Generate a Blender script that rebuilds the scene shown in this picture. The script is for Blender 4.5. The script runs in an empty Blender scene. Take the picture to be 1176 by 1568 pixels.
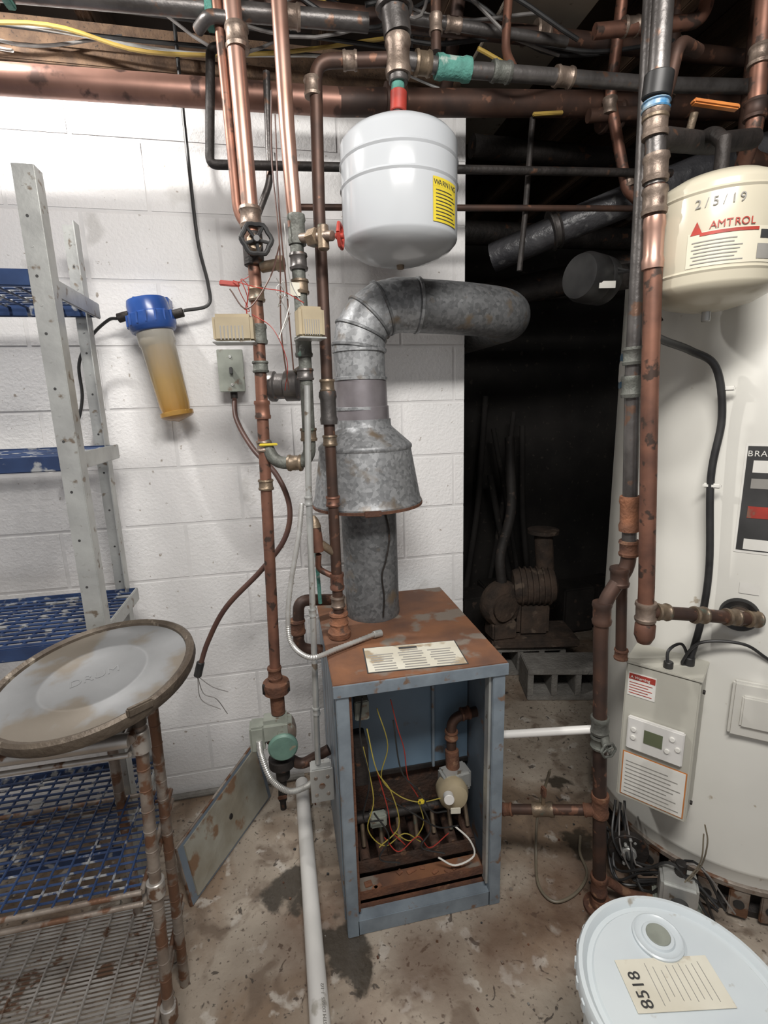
import bpy, math, random, bmesh
from mathutils import Vector, Matrix
random.seed(7)
SC=bpy.context.scene.collection
V=Vector
# ---------------------------------------------------------------- materials
def mat(name,c1,c2=None,c3=None,scale=12,rough=.5,metal=0,bump=0.0,spot=.62,spots=25,rough2=None,trans=0,alpha=1,detail=6,stretch=None):
    m=bpy.data.materials.new(name); m.use_nodes=True; nt=m.node_tree; N=nt.nodes; L=nt.links
    b=N['Principled BSDF']; b.inputs['Roughness'].default_value=rough; b.inputs['Metallic'].default_value=metal
    b.inputs['Transmission Weight'].default_value=trans; b.inputs['Alpha'].default_value=alpha
    tc=N.new('ShaderNodeTexCoord'); src=tc.outputs['Object']
    if stretch:
        mp=N.new('ShaderNodeMapping'); mp.inputs['Scale'].default_value=stretch; L.new(src,mp.inputs[0]); src=mp.outputs[0]
    c2=c2 or [x*.8 for x in c1]
    n=N.new('ShaderNodeTexNoise'); n.inputs['Scale'].default_value=scale; n.inputs['Detail'].default_value=detail; L.new(src,n.inputs['Vector'])
    r=N.new('ShaderNodeValToRGB'); r.color_ramp.elements[0].position=.35; r.color_ramp.elements[1].position=.65
    r.color_ramp.elements[0].color=(*c1,1); r.color_ramp.elements[1].color=(*c2,1); L.new(n.outputs[0],r.inputs[0]); out=r.outputs[0]
    if c3:
        n2=N.new('ShaderNodeTexNoise'); n2.inputs['Scale'].default_value=spots; n2.inputs['Detail'].default_value=8; L.new(src,n2.inputs['Vector'])
        r2=N.new('ShaderNodeValToRGB'); r2.color_ramp.elements[0].position=spot; r2.color_ramp.elements[1].position=spot+.06; L.new(n2.outputs[0],r2.inputs[0])
        mx=N.new('ShaderNodeMixRGB'); mx.inputs[2].default_value=(*c3,1); L.new(r2.outputs[0],mx.inputs[0]); L.new(out,mx.inputs[1]); out=mx.outputs[0]
    L.new(out,b.inputs['Base Color'])
    if rough2 is not None:
        mr=N.new('ShaderNodeMapRange'); mr.inputs[3].default_value=rough; mr.inputs[4].default_value=rough2; L.new(n.outputs[0],mr.inputs[0]); L.new(mr.outputs[0],b.inputs['Roughness'])
    if bump:
        n3=N.new('ShaderNodeTexNoise'); n3.inputs['Scale'].default_value=scale*4; n3.inputs['Detail'].default_value=8; L.new(src,n3.inputs['Vector'])
        bp=N.new('ShaderNodeBump'); bp.inputs['Strength'].default_value=bump; bp.inputs['Distance'].default_value=.01; L.new(n3.outputs[0],bp.inputs['Height']); L.new(bp.outputs[0],b.inputs['Normal'])
    return m
M={}
M['copper']=mat('copper',(.29,.14,.095),(.15,.078,.058),(.08,.055,.045),scale=13,rough=.38,metal=.6,rough2=.6,spots=34,spot=.56)
M['copper_main']=mat('copper_main',(.36,.20,.155),(.20,.11,.085),(.10,.06,.05),scale=6,rough=.34,metal=.65,rough2=.55,spots=14,spot=.58)
M['copper_new']=mat('copper_bright',(.58,.37,.30),(.38,.22,.17),(.27,.20,.17),scale=7,rough=.26,metal=.75,rough2=.45,spots=22,spot=.62)
M['copper_dark']=mat('copper_tarnished',(.105,.058,.042),(.052,.035,.03),(.20,.10,.065),scale=12,rough=.42,metal=.5,rough2=.65,spots=34,spot=.61)
M['steel_pipe']=mat('grey_pipe',(.16,.15,.145),(.08,.073,.07),(.20,.12,.085),scale=14,rough=.4,metal=.6,bump=.15,spots=24)
M['verdigris']=mat('verdigris',(.17,.18,.16),(.10,.10,.09),(.12,.20,.165),scale=25,rough=.6,metal=.4,bump=.3,spot=.66)
M['green']=mat('green_corrosion',(.10,.30,.25),(.06,.18,.15),(.32,.40,.36),scale=30,rough=.8,bump=.4)
M['brass']=mat('aged_brass',(.25,.19,.13),(.15,.115,.085),(.12,.15,.12),scale=25,rough=.45,metal=.6,bump=.15)
M['solder']=mat('solder_fitting',(.30,.235,.19),(.17,.13,.105),(.11,.075,.06),scale=28,rough=.45,metal=.6,bump=.15)
M['rust']=mat('rust',(.16,.07,.038),(.085,.04,.027),(.22,.12,.07),scale=18,rough=.85,metal=.1,bump=.5)
M['rust_or']=mat('orange_rust',(.27,.115,.06),(.16,.075,.045),(.10,.06,.045),scale=22,rough=.85,metal=.1,bump=.5)
M['rustplate']=mat('rusty_top',(.235,.105,.052),(.12,.062,.042),(.20,.165,.135),scale=7,rough=.7,metal=.1,bump=.3,spots=9,spot=.55)
M['burn']=mat('burner_iron',(.085,.045,.03),(.045,.03,.024),(.16,.09,.055),scale=22,rough=.8,metal=.2,bump=.5,spots=30,spot=.6)
M['black']=mat('black_rubber',(.015,.015,.016),(.03,.03,.03),scale=20,rough=.45)
M['darkiron']=mat('dark_iron',(.045,.038,.035),(.02,.018,.017),(.1,.05,.03),scale=16,rough=.6,metal=.4,bump=.3)
M['blue_cab']=mat('blue_grey_enamel',(.18,.22,.265),(.13,.16,.195),(.18,.12,.09),scale=7,rough=.42,spots=16,spot=.62,bump=.05)
M['blue_in']=mat('blue_enamel_inside',(.15,.225,.30),(.115,.17,.23),(.10,.08,.07),scale=5,rough=.35,spots=10,spot=.66)
M['grey_frame']=mat('grey_blue_frame',(.25,.30,.345),(.17,.205,.24),(.20,.13,.09),scale=14,rough=.45,metal=.2,spots=22,spot=.6,bump=.08)
M['tank_white']=mat('white_enamel',(.46,.48,.50),(.42,.44,.465),scale=3,rough=.18)
M['tank_cream']=mat('cream_enamel',(.56,.52,.41),(.50,.46,.36),(.36,.31,.22),scale=4,rough=.25,spots=16,spot=.72)
M['heater']=mat('heater_enamel',(.66,.65,.60),(.60,.59,.545),(.38,.33,.26),scale=3,rough=.28,spots=30,spot=.70)
M['box']=mat('control_box_paint',(.50,.49,.43),(.44,.43,.375),(.3,.25,.2),scale=5,rough=.45,spots=30,spot=.7)
M['white']=mat('white_plastic',(.73,.72,.69),(.64,.63,.61),(.4,.38,.34),scale=6,rough=.35,spots=12,spot=.66)
M['paper']=mat('paper_label',(.66,.64,.55),(.56,.53,.44),(.36,.29,.20),scale=8,rough=.7,spots=12,spot=.58)
M['paper_w']=mat('white_paper',(.75,.74,.70),(.66,.65,.60),scale=12,rough=.6)
M['ink']=mat('ink',(.03,.03,.03),(.05,.05,.05),rough=.6)
M['greyink']=mat('grey_ink',(.25,.24,.22),(.32,.31,.29),rough=.6)
M['red']=mat('red_paint',(.42,.045,.03),(.28,.035,.025),(.2,.1,.07),scale=30,rough=.5)
M['orange']=mat('orange_plastic',(.60,.22,.05),(.45,.15,.04),rough=.45)
M['yellow']=mat('yellow_plastic',(.72,.58,.05),(.60,.47,.04),rough=.4)
M['bluecap']=mat('blue_cap',(.03,.085,.30),(.02,.06,.22),rough=.25)
M['bluelbl']=mat('blue_label',(.06,.22,.42),(.4,.5,.55),scale=40,rough=.3)
M['bluewire']=mat('blue_vinyl_wire',(.03,.06,.15),(.02,.037,.095),(.30,.31,.32),scale=14,rough=.35,spots=25,spot=.56)
M['tan']=mat('tan_plastic',(.42,.35,.23),(.32,.265,.175),rough=.5,scale=10)
M['hose']=mat('hose_rubber',(.20,.17,.12),(.14,.12,.09),rough=.5,scale=10)
M['chrome']=mat('worn_chrome',(.56,.54,.51),(.40,.37,.34),(.20,.12,.08),scale=14,rough=.3,metal=.7,rough2=.5,spots=25,spot=.57)
M['post']=mat('galvanised_post',(.52,.53,.51),(.40,.405,.395),(.22,.18,.14),scale=12,rough=.4,metal=.5,bump=.1,spots=30,spot=.61)
M['rusty_post']=mat('rusty_post',(.34,.30,.26),(.20,.155,.125),(.17,.09,.055),scale=16,rough=.5,metal=.5,bump=.2,spots=20,spot=.5)
M['lid']=mat('lid_steel',(.215,.22,.225),(.165,.168,.17),(.15,.13,.105),scale=5,rough=.55,metal=.25,bump=.08,spots=5,spot=.54)
M['lidrim']=mat('lid_rim',(.13,.105,.08),(.08,.062,.048),(.28,.24,.19),scale=20,rough=.5,metal=.4,bump=.3)
M['alu_flex']=mat('flex_conduit',(.55,.55,.53),(.42,.41,.39),rough=.35,metal=.5,scale=30)
M['greywire']=mat('grey_wire',(.20,.19,.18),(.13,.12,.115),rough=.5,scale=30)
M['cablebrown']=mat('brown_cable',(.10,.05,.035),(.07,.035,.03),rough=.5)
M['concblock']=mat('grey_concrete',(.27,.26,.24),(.19,.18,.165),scale=18,rough=.9,bump=.6)
M['junk']=mat('painted_shade_metal',(.036,.031,.028),(.018,.016,.015),(.085,.06,.047),scale=7,rough=.7,bump=.4)  # scrap in the dark passage: its shade is painted into the base colour
M['rustmachine']=mat('rusty_machine',(.11,.075,.055),(.05,.038,.031),(.16,.12,.09),scale=12,rough=.85,bump=.5,spots=14)
M['plasticwrap']=mat('wrapped_insulation',(.085,.085,.09),(.04,.04,.045),(.20,.20,.20),scale=9,rough=.35,bump=.6,spots=14,spot=.64)
M['wood']=mat('old_joist_wood',(.14,.085,.05),(.08,.048,.03),(.04,.027,.02),scale=5,rough=.85,bump=.3,stretch=(6,1,6))
M['ply']=mat('subfloor_wood',(.08,.052,.035),(.05,.034,.024),scale=5,rough=.9)
M['drywall']=mat('drywall_scrap',(.30,.26,.21),(.22,.18,.14),(.1,.07,.05),scale=4,rough=.9)
M['panelin']=mat('stained_insulation',(.33,.32,.27),(.24,.215,.165),(.20,.12,.07),scale=9,rough=.85,bump=.2,spots=12,spot=.54)
M['filter_el']=mat('filter_cartridge',(.52,.36,.16),(.38,.22,.07),scale=8,rough=.7)
M['bucket']=mat('bucket_plastic',(.58,.63,.65),(.52,.57,.60),(.34,.32,.28),scale=5,rough=.33,spots=22,spot=.66)
M['greenpump']=mat('green_pump_paint',(.14,.25,.20),(.10,.18,.15),(.25,.2,.14),scale=16,rough=.5,bump=.1,spots=25)
M['pumpgrey']=mat('pump_grey_paint',(.28,.30,.26),(.20,.215,.185),(.14,.10,.07),scale=16,rough=.5)
M['redwire']=mat('red_wire',(.38,.035,.025),(.26,.03,.02),rough=.45)
M['yelwire']=mat('yellow_wire',(.42,.34,.06),(.30,.24,.05),rough=.45)
M['romex']=mat('yellow_cable',(.42,.29,.06),(.30,.2,.05),rough=.5)
M['lcd']=mat('lcd',(.12,.14,.08),(.10,.12,.07),rough=.2)
M['tape']=mat('weathered_band',(.27,.25,.265),(.20,.18,.19),scale=12,rough=.4,metal=.5)
M['cream_lbl']=mat('cream_label',(.66,.62,.50),(.60,.56,.45),scale=6,rough=.4)
def bowlmat():
    m=mat('amber_bowl',(.80,.74,.60),(.70,.62,.46),scale=5,rough=.1,trans=.6); nt=m.node_tree; N=nt.nodes; L=nt.links; b=N['Principled BSDF']
    tc=N.new('ShaderNodeTexCoord'); s=N.new('ShaderNodeSeparateXYZ'); L.new(tc.outputs['Object'],s.inputs[0])
    r=N.new('ShaderNodeMapRange'); r.inputs[1].default_value=1.50; r.inputs[2].default_value=1.74; L.new(s.outputs[2],r.inputs[0])
    c=N.new('ShaderNodeValToRGB'); c.color_ramp.elements[0].color=(.62,.36,.09,1); c.color_ramp.elements[1].color=(.80,.76,.66,1); e=c.color_ramp.elements.new(.42); e.color=(.72,.52,.23,1); L.new(r.outputs[0],c.inputs[0]); L.new(c.outputs[0],b.inputs['Base Color'])
    return m
M['amber']=bowlmat()
def galv(name,dark):
    m=bpy.data.materials.new(name); m.use_nodes=True; nt=m.node_tree; N=nt.nodes; L=nt.links; b=N['Principled BSDF']
    tc=N.new('ShaderNodeTexCoord'); v=N.new('ShaderNodeTexVoronoi'); v.inputs['Scale'].default_value=105; L.new(tc.outputs['Object'],v.inputs[0])
    n=N.new('ShaderNodeTexNoise'); n.inputs['Scale'].default_value=9; n.inputs['Detail'].default_value=8; L.new(tc.outputs['Object'],n.inputs[0])
    r=N.new('ShaderNodeValToRGB'); r.color_ramp.elements[0].color=(.10*dark,.105*dark,.11*dark,1); r.color_ramp.elements[1].color=(.42*dark,.43*dark,.44*dark,1)
    sp=N.new('ShaderNodeSeparateColor'); L.new(v.outputs['Color'],sp.inputs[0]); 
    ad=N.new('ShaderNodeMath'); ad.operation='MULTIPLY_ADD'; ad.inputs[1].default_value=.5; L.new(sp.outputs[0],ad.inputs[0])
    m2=N.new('ShaderNodeMath'); m2.operation='MULTIPLY'; m2.inputs[1].default_value=.55; L.new(n.outputs[0],m2.inputs[0]); L.new(m2.outputs[0],ad.inputs[2]); L.new(ad.outputs[0],r.inputs[0])
    n2=N.new('ShaderNodeTexNoise'); n2.inputs['Scale'].default_value=14; n2.inputs['Detail'].default_value=8; L.new(tc.outputs['Object'],n2.inputs[0])
    r2=N.new('ShaderNodeValToRGB'); r2.color_ramp.elements[0].position=.58; r2.color_ramp.elements[1].position=.7; L.new(n2.outputs[0],r2.inputs[0])
    mx=N.new('ShaderNodeMixRGB'); mx.inputs[2].default_value=(.16,.125,.09,1); L.new(r2.outputs[0],mx.inputs[0]); L.new(r.outputs[0],mx.inputs[1]); L.new(mx.outputs[0],b.inputs['Base Color'])
    b.inputs['Metallic'].default_value=.4; b.inputs['Roughness'].default_value=.5
    bp=N.new('ShaderNodeBump'); bp.inputs['Strength'].default_value=.2; bp.inputs['Distance'].default_value=.01; L.new(n2.outputs[0],bp.inputs['Height']); L.new(bp.outputs[0],b.inputs['Normal'])
    return m
M['galv']=galv('galvanised_steel',.9); M['galv_old']=galv('galvanised_weathered',.52)
def wallmat():
    m=mat('painted_block',(.80,.79,.785),(.74,.735,.73),(.63,.62,.605),scale=3,rough=.5,bump=0,spots=5,spot=.64)
    nt=m.node_tree; N=nt.nodes; L=nt.links; b=N['Principled BSDF']; tc=N.new('ShaderNodeTexCoord')
    n=N.new('ShaderNodeTexNoise'); n.inputs['Scale'].default_value=110; n.inputs['Detail'].default_value=5; L.new(tc.outputs['Object'],n.inputs[0])
    bp=N.new('ShaderNodeBump'); bp.inputs['Strength'].default_value=.35; bp.inputs['Distance'].default_value=.006; L.new(n.outputs[0],bp.inputs['Height']); L.new(bp.outputs[0],b.inputs['Normal'])
    # grime speckle
    old=b.inputs['Base Color'].links[0].from_socket
    n2=N.new('ShaderNodeTexNoise'); n2.inputs['Scale'].default_value=45; n2.inputs['Detail'].default_value=8; L.new(tc.outputs['Object'],n2.inputs[0])
    r=N.new('ShaderNodeValToRGB'); r.color_ramp.elements[0].position=.69; r.color_ramp.elements[1].position=.74; L.new(n2.outputs[0],r.inputs[0])
    mx=N.new('ShaderNodeMixRGB'); mx.inputs[2].default_value=(.36,.32,.28,1); L.new(r.outputs[0],mx.inputs[0]); L.new(old,mx.inputs[1]); L.new(mx.outputs[0],b.inputs['Base Color'])
    return m
M['wall']=wallmat()
M['mortar']=mat('painted_mortar',(.74,.73,.725),(.66,.655,.65),scale=8,rough=.7,bump=.2)
def floormat():
    m=bpy.data.materials.new('stained_concrete'); m.use_nodes=True; nt=m.node_tree; N=nt.nodes; L=nt.links; b=N['Principled BSDF']
    tc=N.new('ShaderNodeTexCoord'); P=tc.outputs['Object']
    def noise(s,d=8,dist=0):
        n=N.new('ShaderNodeTexNoise'); n.inputs['Scale'].default_value=s; n.inputs['Detail'].default_value=d; n.inputs['Distortion'].default_value=dist; L.new(P,n.inputs[0]); return n.outputs[0]
    def ramp(i,a,bb,ca=(0,0,0,1),cb=(1,1,1,1)):
        r=N.new('ShaderNodeValToRGB'); r.color_ramp.elements[0].position=a; r.color_ramp.elements[1].position=bb; r.color_ramp.elements[0].color=ca; r.color_ramp.elements[1].color=cb; L.new(i,r.inputs[0]); return r.outputs[0]
    def mix(f,a,c,k=1):
        x=N.new('ShaderNodeMixRGB')
        if k<1:
            q=N.new('ShaderNodeMath'); q.operation='MULTIPLY'; q.inputs[1].default_value=k; L.new(f,q.inputs[0]); f=q.outputs[0]
        L.new(f,x.inputs[0]); L.new(a,x.inputs[1]); x.inputs[2].default_value=(*c,1); return x.outputs[0]
    c=ramp(noise(3.5,12),.3,.7,(.43,.375,.31,1),(.25,.205,.16,1))
    c=mix(ramp(noise(2.1,10,.8),.48,.60),c,(.19,.125,.078),.8)
    c=mix(ramp(noise(9,12,.6),.54,.64),c,(.14,.10,.072),.75)
    c=mix(ramp(noise(13,8,.2),.60,.66),c,(.50,.46,.41),.75)
    c=mix(ramp(noise(75,5),.60,.68),c,(.10,.075,.06),.85)
    c=mix(ramp(noise(26,10,1.0),.64,.67),c,(.05,.04,.033),.85)
    sep=noise(14,6)
    def spots(lst,soft,c,col,k):
        wet=None
        for (x,y,r) in lst:
            sb=N.new('ShaderNodeVectorMath'); sb.operation='DISTANCE'; L.new(P,sb.inputs[0]); sb.inputs[1].default_value=(x,y,0)
            a=N.new('ShaderNodeMath'); a.operation='MULTIPLY_ADD'; L.new(sep,a.inputs[0]); a.inputs[1].default_value=.18; L.new(sb.outputs['Value'],a.inputs[2])
            g=N.new('ShaderNodeMapRange'); g.inputs[1].default_value=r+.09+soft; g.inputs[2].default_value=r+.09-soft; L.new(a.outputs[0],g.inputs[0])
            if wet is None: wet=g.outputs[0]
            else:
                mm=N.new('ShaderNodeMath'); mm.operation='MAXIMUM'; L.new(wet,mm.inputs[0]); L.new(g.outputs[0],mm.inputs[1]); wet=mm.outputs[0]
        return mix(wet,c,col,k),wet
    c,_=spots([(.84,1.07,.20),(.66,1.08,.07),(.30,1.04,.10),(.52,1.04,.09),(1.0,1.1,.2),(.0,1.2,.12),(.1,.9,.05),(.35,.75,.08)],.06,c,(.115,.063,.038),.65)
    c,wet=spots([(-.085,1.345,.066),(.07,1.13,.075),(.99,1.57,.035),(.85,1.04,.05),(.92,1.28,.05),(.12,1.06,.04)],.010,c,(.045,.037,.028),.92)
    L.new(c,b.inputs['Base Color'])
    mr=N.new('ShaderNodeMapRange'); mr.inputs[3].default_value=.75; mr.inputs[4].default_value=.34; L.new(wet,mr.inputs[0]); L.new(mr.outputs[0],b.inputs['Roughness'])
    bp=N.new('ShaderNodeBump'); bp.inputs['Strength'].default_value=.4; bp.inputs['Distance'].default_value=.01; L.new(noise(35,8),bp.inputs['Height']); L.new(bp.outputs[0],b.inputs['Normal'])
    return m
M['floor']=floormat()
# ---------------------------------------------------------------- geometry helpers
def grp(name):
    e=bpy.data.objects.new(name,None); e.empty_display_size=.05; SC.objects.link(e); return e
def mk(name,vs,fs,m,par=None,smooth=False):
    me=bpy.data.meshes.new(name); me.from_pydata([tuple(v) for v in vs],[],fs); me.update()
    if smooth:
        for p in me.polygons: p.use_smooth=True
        try: me.set_sharp_from_angle(angle=math.radians(40))
        except Exception: pass
    me.materials.append(M[m] if isinstance(m,str) else m)
    o=bpy.data.objects.new(name,me); SC.objects.link(o)
    if par: o.parent=par
    return o
def frame(d):
    d=V(d).normalized(); a=V((0,0,1)) if abs(d.z)<.9 else V((1,0,0))
    x=d.cross(a).normalized(); y=d.cross(x).normalized(); return x,y,d
def fillet(pts,f,n=7):
    pts=[V(p) for p in pts]
    if f<=0 or len(pts)<3: return pts
    out=[pts[0]]
    for i in range(1,len(pts)-1):
        p,a,b=pts[i],pts[i-1],pts[i+1]; la=(a-p).length; lb=(b-p).length
        ff=min(f,la*.48,lb*.48); s=p+(a-p).normalized()*ff; e=p+(b-p).normalized()*ff
        for k in range(n+1):
            t=k/n; out.append(s*(1-t)**2+p*2*t*(1-t)+e*t*t)
    out.append(pts[-1]); return out
def spline(pts,n=8):
    pts=[V(p) for p in pts]; P=[pts[0]*2-pts[1]]+pts+[pts[-1]*2-pts[-2]]; out=[]
    for i in range(1,len(P)-2):
        a,b,c,d=P[i-1:i+3]
        for k in range(n):
            t=k/n; out.append(.5*((2*b)+(c-a)*t+(2*a-5*b+4*c-d)*t*t+(3*b-a-3*c+d)*t**3))
    out.append(pts[-1]); return out
def sweep(path,r,seg=14,base=0):
    vs=[];fs=[]; n=len(path); x=None
    for i,p in enumerate(path):
        t=(path[min(i+1,n-1)]-path[max(i-1,0)]).normalized()
        if x is None: x,_,_=frame(t)
        x=(x-t*x.dot(t)).normalized(); y=t.cross(x)
        rr=r[i] if isinstance(r,list) else r
        for k in range(seg):
            a=2*math.pi*k/seg; vs.append(p+x*math.cos(a)*rr+y*math.sin(a)*rr)
    for i in range(n-1):
        for k in range(seg):
            k2=(k+1)%seg; fs.append((base+i*seg+k,base+i*seg+k2,base+(i+1)*seg+k2,base+(i+1)*seg+k))
    fs.append(tuple(base+k for k in range(seg))[::-1]); fs.append(tuple(base+(n-1)*seg+k for k in range(seg)))
    return vs,fs
def tube(name,pts,r,m,par=None,f=0,seg=14,sp=False):
    path=spline(pts) if sp else fillet(pts,f)
    vs,fs=sweep(path,r,seg); return mk(name,vs,fs,m,par,True)
def tubes(name,paths,r,m,par=None,seg=6,sp=False):
    vs=[];fs=[]
    for p in paths:
        v,f_=sweep(spline(p,6) if sp else [V(q) for q in p],r,seg,len(vs)); vs+=v; fs+=f_
    return mk(name,vs,fs,m,par,True)
def lathe(name,prof,org,d,m,par=None,seg=40,xa=None):
    x,y,d=frame(d); org=V(org); vs=[];fs=[]
    for (r,h) in prof:
        for k in range(seg):
            a=2*math.pi*k/seg; vs.append(org+d*h+x*math.cos(a)*r+y*math.sin(a)*r)
    for i in range(len(prof)-1):
        for k in range(seg):
            k2=(k+1)%seg; fs.append((i*seg+k,i*seg+k2,(i+1)*seg+k2,(i+1)*seg+k))
    if prof[0][0]>1e-4: fs.append(tuple(range(seg))[::-1])
    if prof[-1][0]>1e-4: fs.append(tuple((len(prof)-1)*seg+k for k in range(seg)))
    o=mk(name,vs,fs,m,par,True)
    bm=bmesh.new(); bm.from_mesh(o.data); bmesh.ops.remove_doubles(bm,verts=bm.verts,dist=1e-6); bmesh.ops.recalc_face_normals(bm,faces=bm.faces); bm.to_mesh(o.data); bm.free()
    return o
def cyl(name,a,b,r,m,par=None,seg=20):
    a=V(a);b=V(b); L=(b-a).length; e=min(.002,r*.2,L*.2)
    return lathe(name,[(r-e,0),(r,e),(r,L-e),(r-e,L)],a,b-a,m,par,seg)
def collar(name,p,d,r,L,m,par=None):
    p=V(p); d=V(d).normalized(); h=L/2; e=L*.16
    return lathe(name,[(r*.98,-h),(r*1.28,-h),(r*1.36,-h+e),(r*1.22,-h+e*1.6),(r*1.2,h-e*1.6),(r*1.36,h-e),(r*1.28,h),(r*.98,h)],p,d,m,par,20)
def hexnut(name,p,d,r,L,m,par=None):
    p=V(p); d=V(d).normalized(); return lathe(name,[(r*.9,-L/2),(r,-L/2+.001),(r,L/2-.001),(r*.9,L/2)],p,d,m,par,6)
def obox(name,c,size,ax,m,par=None,bev=.003):
    bm=bmesh.new(); bmesh.ops.create_cube(bm,size=1)
    for v in bm.verts: v.co=V((v.co.x*size[0],v.co.y*size[1],v.co.z*size[2]))
    if bev: bmesh.ops.bevel(bm,geom=bm.edges[:],offset=min(bev,min(size)*.3),segments=2,affect='EDGES')
    ex,ey,ez=[V(a).normalized() for a in ax]
    for v in bm.verts: v.co=V(c)+ex*v.co.x+ey*v.co.y+ez*v.co.z
    bmesh.ops.recalc_face_normals(bm,faces=bm.faces)
    me=bpy.data.meshes.new(name); bm.to_mesh(me); bm.free(); me.materials.append(M[m])
    o=bpy.data.objects.new(name,me); SC.objects.link(o)
    if par: o.parent=par
    return o
AX=((1,0,0),(0,1,0),(0,0,1))
def rotz(deg):
    a=math.radians(deg); return ((math.cos(a),math.sin(a),0),(-math.sin(a),math.cos(a),0),(0,0,1))
def box(name,lo,hi,m,par=None,bev=.003):
    lo=V(lo);hi=V(hi); return obox(name,(lo+hi)/2,[abs(x) for x in (hi-lo)],AX,m,par,bev)
def text(name,s,p,ex,ez,size,m,par=None,align='LEFT'):
    c=bpy.data.curves.new(name,'FONT'); c.body=s; c.size=size; c.extrude=.0003; c.align_x=align; c.materials.append(M[m])
    o=bpy.data.objects.new(name,c); ex=V(ex).normalized(); ez=V(ez).normalized(); n=ex.cross(ez)
    o.matrix_world=Matrix.Translation(V(p))@Matrix((ex,ez,n)).transposed().to_4x4(); SC.objects.link(o)
    if par: o.parent=par
    return o
def patch(name,c,R,t1,t2,z1,z2,m,par,n=14,off=.0015,oval=False):
    vs=[];fs=[]
    if oval:
        tm=(t1+t2)/2; zm=(z1+z2)/2; vs.append((c[0]+(R+off)*math.cos(math.radians(tm)),c[1]+(R+off)*math.sin(math.radians(tm)),zm))
        for k in range(28):
            a=2*math.pi*k/28; t=math.radians(tm+(t2-t1)/2*math.cos(a)); vs.append((c[0]+(R+off)*math.cos(t),c[1]+(R+off)*math.sin(t),zm+(z2-z1)/2*math.sin(a)))
        for k in range(28): fs.append((0,1+k,1+(k+1)%28))
        return mk(name,vs,fs,m,par,True)
    for i in range(n+1):
        t=math.radians(t1+(t2-t1)*i/n)
        for z in (z1,z2): vs.append((c[0]+(R+off)*math.cos(t),c[1]+(R+off)*math.sin(t),z))
    for i in range(n): fs.append((2*i,2*i+2,2*i+3,2*i+1))
    return mk(name,vs,fs,m,par,True)
def handwheel(name,p,d,R,m,par,spokes=4):
    x,y,d=frame(d); p=V(p); ring=[p+x*math.cos(2*math.pi*k/24)*R*(1+.07*math.cos(k*math.pi*2/24*6))+y*math.sin(2*math.pi*k/24)*R*(1+.07*math.cos(k*math.pi*2/24*6)) for k in range(25)]
    tube(name+'_rim',ring,R*.17,m,par,seg=8)
    tubes(name+'_spokes',[[p-d*.004,p+(x*math.cos(a)+y*math.sin(a))*R] for a in [2*math.pi*k/spokes+.4 for k in range(spokes)]],R*.12,m,par,8)
    cyl(name+'_hub',p-d*.012,p+d*.008,R*.26,m,par,12)
# ================================================================= ROOM
box('floor',(-2.2,-1.6,-.06),(3.0,4.0,0),'floor',None,0)
def blockwall(name,x0,x1,y,z0,z1,off,thick,zph):
    g=grp(name); box('mortar_core',(x0,y+.0022,z0),(x1-.001,y+thick,z1),'mortar',g,0)
    bm=bmesh.new(); z=zph
    while z>z0: z-=.203
    i=round((zph-z)/.203); k=-i
    while z<z1:
        xs=off+(.203 if k%2 else 0)
        while xs>x0: xs-=.406
        while xs<x1:
            a=max(xs+.003,x0); b=min(xs+.403,x1); c=max(z+.003,z0); d=min(z+.200,z1)
            if b-a>.01 and d-c>.01:
                r=bmesh.ops.create_cube(bm,size=1); 
                for v in r['verts']: v.co=V(((a+b)/2+v.co.x*(b-a),y+.006+v.co.y*.012+random.uniform(-.0003,.0003),(c+d)/2+v.co.z*(d-c)))
            xs+=.406
        z+=.203; k+=1
    bmesh.ops.bevel(bm,geom=bm.edges[:],offset=.003,segments=2,affect='EDGES')
    me=bpy.data.meshes.new('blocks'); bm.to_mesh(me); bm.free(); me.materials.append(M['wall'])
    o=bpy.data.objects.new('blocks',me); SC.objects.link(o); o.parent=g
    return g
blockwall('wall_back',-2.2,.70,1.85,0,2.5,-.155,.2,1.106)
box('wall_left',(-2.3,-1.6,0),(-2.2,2.05,2.9),'wall',None,0)
M['passage']=mat('painted_shade_wall',(.04,.036,.033),(.022,.02,.019),(.07,.058,.05),scale=4,rough=.9,bump=.3)  # unlit gloom of the passage is put into this near-black colour
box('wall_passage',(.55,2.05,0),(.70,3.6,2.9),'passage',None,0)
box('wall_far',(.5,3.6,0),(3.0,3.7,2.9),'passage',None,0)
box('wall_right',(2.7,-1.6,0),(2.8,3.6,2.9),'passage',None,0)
g=grp('ceiling'); box('subfloor',(-2.3,-1.6,2.84),(3,3.7,2.9),'ply',g,0)
js=grp('ceiling_joists')
x=-1.95
i=0
while x<2.7:
    box('joist_%d'%i,(x,-1.6,2.66),(x+.045,3.6,2.838),'wood',js,.004); x+=.36; i+=1
box('sill_plate',(-2.2,1.84,2.505),(.7,2.04,2.55),'wood',js,.003); box('rim_beam',(-2.2,1.9,2.55),(.7,2.04,2.655),'wood',js,.003)
box('drywall_ceiling_scrap',(.73,1.5,2.645),(1.0,2.4,2.66),'drywall',js,.002)
tube('trim_wall_base_pipe',[(-2.1,1.82,.012),(.0,1.825,.012)],.012,'concblock',None,seg=8)

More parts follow.
